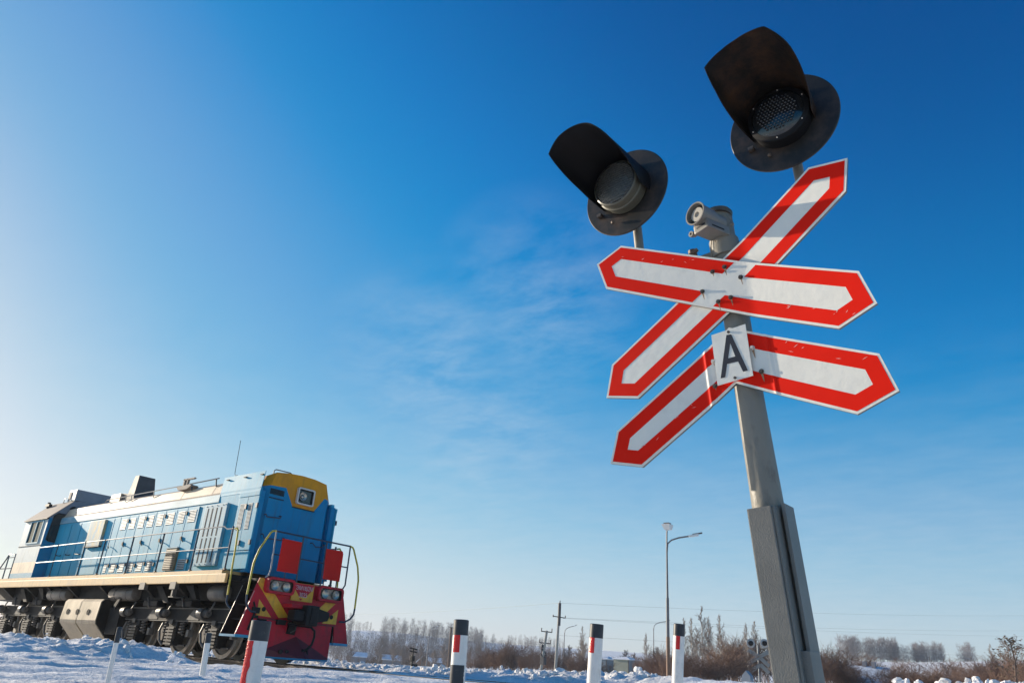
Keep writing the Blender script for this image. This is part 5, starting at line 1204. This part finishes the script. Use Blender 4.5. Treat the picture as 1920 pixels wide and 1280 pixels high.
# ------------------------------------------------------------------ trees
def twig(V_, F_, p, d, ln, r):
    d = d.normalized(); u = d.orthogonal().normalized(); v = d.cross(u); o = len(V_)
    V_ += [p + u * r, p + (v * .87 - u * .5) * r, p + (-v * .87 - u * .5) * r, p + d * ln]; F_ += [(o, o + 1, o + 3), (o + 1, o + 2, o + 3), (o + 2, o, o + 3)]
def rdir(rg, d, ang):
    a = rg.uniform(0, 2 * math.pi); u = d.orthogonal().normalized(); v = d.cross(u); return (d * math.cos(ang) + (u * math.cos(a) + v * math.sin(a)) * math.sin(ang)).normalized()
def tree_proto(name, kind, seed, bark, tw, cat):
    rg = random.Random(seed); H = 1.0; e = empty(name, origin=False); e.location = (0, 0, -500); T = MB(); T.use(bark); V_ = []; F_ = []; LV = []; LF = []
    up = Vector((0, 0, 1))
    if kind == 'birch':
        pts = [Vector((rg.uniform(-.0018, .0018) * i, rg.uniform(-.0018, .0018) * i, i / 10)) for i in range(11)]; T.tube(pts, [.012 * (1 - i / 11) + .002 for i in range(11)], 6)
        limbs = [(pts[0].lerp(pts[10], t) if False else pts[int(t * 10)].lerp(pts[min(10, int(t * 10) + 1)], t * 10 % 1), R(rg.uniform(24, 50)), (1.08 - t) * rg.uniform(.22, .38)) for t in [.14 + .84 * i / 40 for i in range(40)]]
        n2, n3, tr_ = 10, 5, .0024
    elif kind == 'shrub':
        limbs = [(Vector((rg.uniform(-.25, .25), rg.uniform(-.25, .25), 0)), R(rg.uniform(3, 40)), rg.uniform(.6, 1.05)) for i in range(26)]; n2, n3, tr_ = 15, 6, .0045
    elif kind == 'frosted':
        pts = [Vector((0, 0, 0)), Vector((.01, 0, .25)), Vector((.0, .01, .5)), Vector((.02, .0, .85))]; T.tube(pts, [.02, .016, .011, .003], 6)
        limbs = [(pts[0].lerp(pts[3], t), R(rg.uniform(25, 65)), .42 * (1.12 - t) * rg.uniform(.8, 1.2)) for t in [.18 + .8 * i / 30 for i in range(30)]]; n2, n3, tr_ = 12, 5, .0042
    else:
        pts = [Vector((0, 0, 0)), Vector((.02, 0, .3)), Vector((.0, .02, .6)), Vector((.01, .0, .95))]; T.tube(pts, [.018, .014, .009, .003], 6)
        limbs = [(pts[0].lerp(pts[3], t), R(rg.uniform(18, 50)), .5 * (1.15 - t) * rg.uniform(.8, 1.2)) for t in [.12 + .84 * i / 22 for i in range(22)]]; n2, n3, tr_ = 8, 4, .0028
    for p, ang, ln in limbs:
        d = rdir(rg, up, ang); q = [p]; dd = d.copy()
        for k in range(4): dd = (dd + up * .10 + Vector((rg.uniform(-.09, .09), rg.uniform(-.09, .09), 0))).normalized(); q.append(q[-1] + dd * ln / 4)
        r0 = .0040 if kind != 'shrub' else .005; T.tube(q, [r0, r0 * .75, r0 * .55, r0 * .4, r0 * .2], 4, caps=False)
        for j in range(n2):
            t = .2 + .8 * j / n2; i0 = min(3, int(t * 4)); s_ = q[i0].lerp(q[i0 + 1], t * 4 - i0); d2 = rdir(rg, dd, R(rg.uniform(18, 55))); l2 = ln * rg.uniform(.25, .45); twig(V_, F_, s_, d2, l2, tr_)
            for m_ in range(n3):
                s3 = s_ + d2 * l2 * (.25 + .7 * m_ / n3); d3 = rdir(rg, d2, R(rg.uniform(15, 50))); twig(V_, F_, s3, d3, l2 * rg.uniform(.35, .7), tr_ * .7)
                if kind == 'rowan' and rg.random() < .8:
                    c_ = s3 + d3 * l2 * .5; o = len(LV); s4 = rg.uniform(.006, .012); a = rdir(rg, up, rg.uniform(.5, 2.5)) * s4; b = rdir(rg, up, rg.uniform(.5, 2.5)) * s4; LV += [c_ - a - b, c_ + a - b, c_ + a + b, c_ - a + b]; LF += [(o, o + 1, o + 2, o + 3)]
    T.build('trunk', e); C_ = MB(); C_.use(tw); C_.add(V_, F_)
    if LV: C_.use('rowanleaf'); C_.add(LV, LF)
    C_.build('crown', e, recalc=False)
    return e
protos = {'birch': [tree_proto('birch_tree', 'birch', s, 'birchbark', 'birchtwig', 'tree') for s in (1, 2, 3)],
          'shrub': [tree_proto('bare_bush', 'shrub', s, 'brushbark', 'brushtwig', 'bush') for s in (4, 5, 6)],
          'frosted': [tree_proto('frosted_tree', 'frosted', s, 'frostbark', 'frosttwig', 'tree') for s in (7, 8, 9)],
          'rowan': [tree_proto('rowan_tree', 'rowan', 10, 'brushbark', 'brushtwig', 'tree')]}
#TREES
spots = {
'birch': [(117.44,75,4.7),(116.91,78,5.2),(116.21,72,5.4),(115.79,80,5.2),(115.02,70,4.8),(116.56,90,5.0),(113.27,80,4.7),(112.76,85,5.1),(111.68,75,3.9),(119.97,100,4.4),(124.4,110,5.5),(99.05,95,4.1)],
'shrub': [(118.18,60,1.9),(117.72,55,1.3),(118.97,62,1.7),(116.95,58,1.4),(115.79,55,1.2),(114.68,58,2.2),(113.99,85,3.6),(113.48,85,3.2),(115.27,66,1.5),(112.02,85,3.7),(120.22,80,1.5),(119.61,75,1.4),(124.76,95,2.0),(124.03,92,1.8),(125.42,100,1.8),(123.3,95,1.4),(126.6,100,2.3),(127.7,105,2.2),(128.63,95,2.5),(129.36,90,2.5),(129.91,92,2.1),(128.26,85,1.5),(130.65,95,1.7),(131.2,100,1.3),(131.76,90,0.9),(137.95,255,4.2),(136.51,255,6.4),(135.78,250,5.6),(137.05,255,3.6),(138.67,255,3.0),(134.32,250,3.6),(139.67,260,3.2),(137.41,255,2.6),(108.72,60,1.8),(108.2,62,2.1),(107.75,64,1.8),(107.27,70,1.5),(106.42,80,2.1),(106.02,78,1.9),(105.55,75,1.3),(106.8,60,1.0),(104.57,62,1.2),(104.17,58,0.9),(103.72,90,2.3),(103.36,60,1.0),(102.68,58,0.9),(101.6,85,2.2),(100.65,80,1.8),(99.94,82,2.0),(102.09,58,1.0),(99.33,70,2.0),(98.69,60,1.9),(98.28,50,1.5),(97.61,48,1.6)],
'frosted': [(121.3,110,4.1),(120.76,115,3.8),(119.25,105,4.7),(124.32,120,5.6),(125.31,125,5.0),(131.57,190,6.5),(130.84,180,5.2),(132.12,190,5.8),(130.1,170,4.0),(138.39,220,9.7),(137.41,210,7.9),(136.8,200,7.4),(135.42,200,7.9),(133.96,190,7.6),(134.62,180,6.2),(136.07,210,7.2),(140.28,200,5.8),(133.59,170,6.5),(99.8,180,6.5)],
'rowan': [(97.96,42,2.5)]}
def where(b):
    for lim, t in ((99.5, 'at the far right edge of the view'), (105, 'below the right hand woods'), (110, 'just right of the leaning pole'), (114.2, 'near the distant crossing signal'), (118.6, 'between double lamp and leaning pole'), (121.5, 'between metal shed and double lamp'),
                   (125.9, 'between utility pole and metal shed'), (131, 'left of the utility poles'), (134.4, 'behind the black patched post'), (150, 'around the left hand houses')):
        if b < lim: return t
LB = {'birch': ('slender bare birch', 'tree'), 'shrub': ('bare reddish brown bush', 'bush'), 'frosted': ('grey frosted bare tree', 'tree'), 'rowan': ('dark tree with a few dry leaves', 'tree')}
rg = random.Random(12); places = {}
for kind, L_ in spots.items():
    used = set()
    for i, (b, D, H) in enumerate(L_):
        p = protos[kind][i % len(protos[kind])]
        if p.name in used: e = copy_tree(p)
        else: e = p; used.add(p.name)
        x, y = polar(b, D); g = G(x, y); e.location = (x, y, g - .1); e.rotation_euler = (0, 0, rg.uniform(0, 6.28))
        hs_ = H * rg.uniform(.97, 1.05) + .1; hs_ *= {'birch': 1.08, 'frosted': .88}.get(kind, 1); wd = {'birch': .9, 'shrub': rg.uniform(1.1, 1.9) * max(1, 1.6 / H), 'frosted': 1.05, 'rowan': 1.35}[kind]; e.scale = (hs_ * wd, hs_ * wd, hs_)
        places.setdefault((kind, where(b)), []).append((b, e))
ORD = ['first', 'second', 'third', 'fourth', 'fifth', 'sixth', 'seventh', 'eighth', 'ninth', 'tenth']
for (kind, pl_), L_ in places.items():
    L_.sort(key=lambda t: -t[0])
    for i, (b, e) in enumerate(L_):
        nm, ct = LB[kind]; lab = '%s %s' % (nm, pl_) if len(L_) == 1 else '%s, %s from the left %s' % (nm, ORD[i], pl_)
        tag(e, lab, ct, '%s %s' % ({'birch': 'birches', 'shrub': 'bushes', 'frosted': 'frosted trees', 'rowan': 'leafy trees'}[kind], pl_))
# far woods that read as one mass
def woods(name, rows, label, seed, tw='forest', blades=70):
    rg = random.Random(seed); V_ = []; F_ = []
    for (b0, b1, D0, D1, n, h0, h1) in rows:
        for i in range(n):
            b = rg.uniform(b0, b1); D = rg.uniform(D0, D1); x, y = polar(b, D); g = G(x, y); h = rg.uniform(h0, h1); wr = h * rg.uniform(.16, .30)
            twig(V_, F_, Vector((x, y, g - .5)), Vector((0, 0, 1)), h, .10)
            for k in range(blades):
                t = rg.uniform(.12, .93); a = rg.uniform(0, 6.28); rr = wr * math.sqrt(rg.random()) * math.sin(math.pi * min(1, t * .8 + .22)) ** .6
                p = Vector((x + rr * math.cos(a) * .6, y + rr * math.sin(a) * .6, g + h * t)); d_ = Vector((math.cos(a) * .7, math.sin(a) * .7, rg.uniform(.5, 1.3)))
                twig(V_, F_, p, d_, h * rg.uniform(.10, .2), h * .006)
    mb = MB(); mb.use(tw); mb.add(V_, F_); tag(mb.build(name, recalc=False), label, 'woods', kind='stuff')
woods('far_woods', [(104.2, 107.6, 425, 440, 90, 9, 12.5), (103.2, 104.3, 425, 435, 16, 6, 9), (101.6, 103.2, 425, 438, 45, 7, 9.5), (101.9, 103.2, 425, 440, 12, 8, 10), (99.9, 100.7, 425, 438, 20, 7, 9), (107.6, 108.8, 425, 440, 12, 4, 6)], 'dark lilac belt of woods on the snowy ridge at right', 31, blades=80)
woods('hillside_woods', [(136.8, 141.5, 260, 350, 200, 4, 7), (134.5, 138.4, 300, 415, 170, 4.5, 8), (131.4, 135, 280, 415, 220, 5, 8), (129.3, 131.4, 280, 400, 90, 3, 5), (125.6, 129.3, 330, 415, 110, 3, 5), (139.2, 140.4, 418, 425, 16, 3, 4.5), (140.5, 142, 280, 415, 70, 6, 9)], 'grey frosted woods covering the hillside behind the houses', 32, 'frosttwig', 60)
woods('valley_scrub', [(112, 120, 90, 140, 110, 1.2, 2.6), (120, 131, 120, 170, 120, 1.5, 3.2), (131, 141.5, 225, 270, 150, 1.8, 3.5), (131, 134, 130, 180, 40, 1.5, 3), (97, 108.5, 70, 130, 60, .7, 1.5)], 'low brown scrub filling the valley floor beyond the railway', 33, 'brushtwig', 60)

# ------------------------------------------------------------------ winter haze over the valley
hz = bpy.data.materials.new('haze'); hz.use_nodes = True
n = hz.node_tree.nodes; n.remove(n['Principled BSDF']); pv = n.new('ShaderNodeVolumePrincipled')
pv.inputs['Color'].default_value = (0.80, 0.86, 0.95, 1); pv.inputs['Density'].default_value = 0.00038; pv.inputs['Anisotropy'].default_value = 0.3
hz.node_tree.links.new(pv.outputs[0], n['Material Output'].inputs['Volume'])
bm = bmesh.new(); bmesh.ops.create_cube(bm, size=1)
for v in bm.verts: v.co = Vector((v.co.x * 3900, v.co.y * 3900, (v.co.z + .5) * 49 - 15))
me = bpy.data.meshes.new('haze'); bm.to_mesh(me); bm.free(); me.materials.append(hz)
o = bpy.data.objects.new('haze', me); col.objects.link(o); tag(o, kind='stuff')
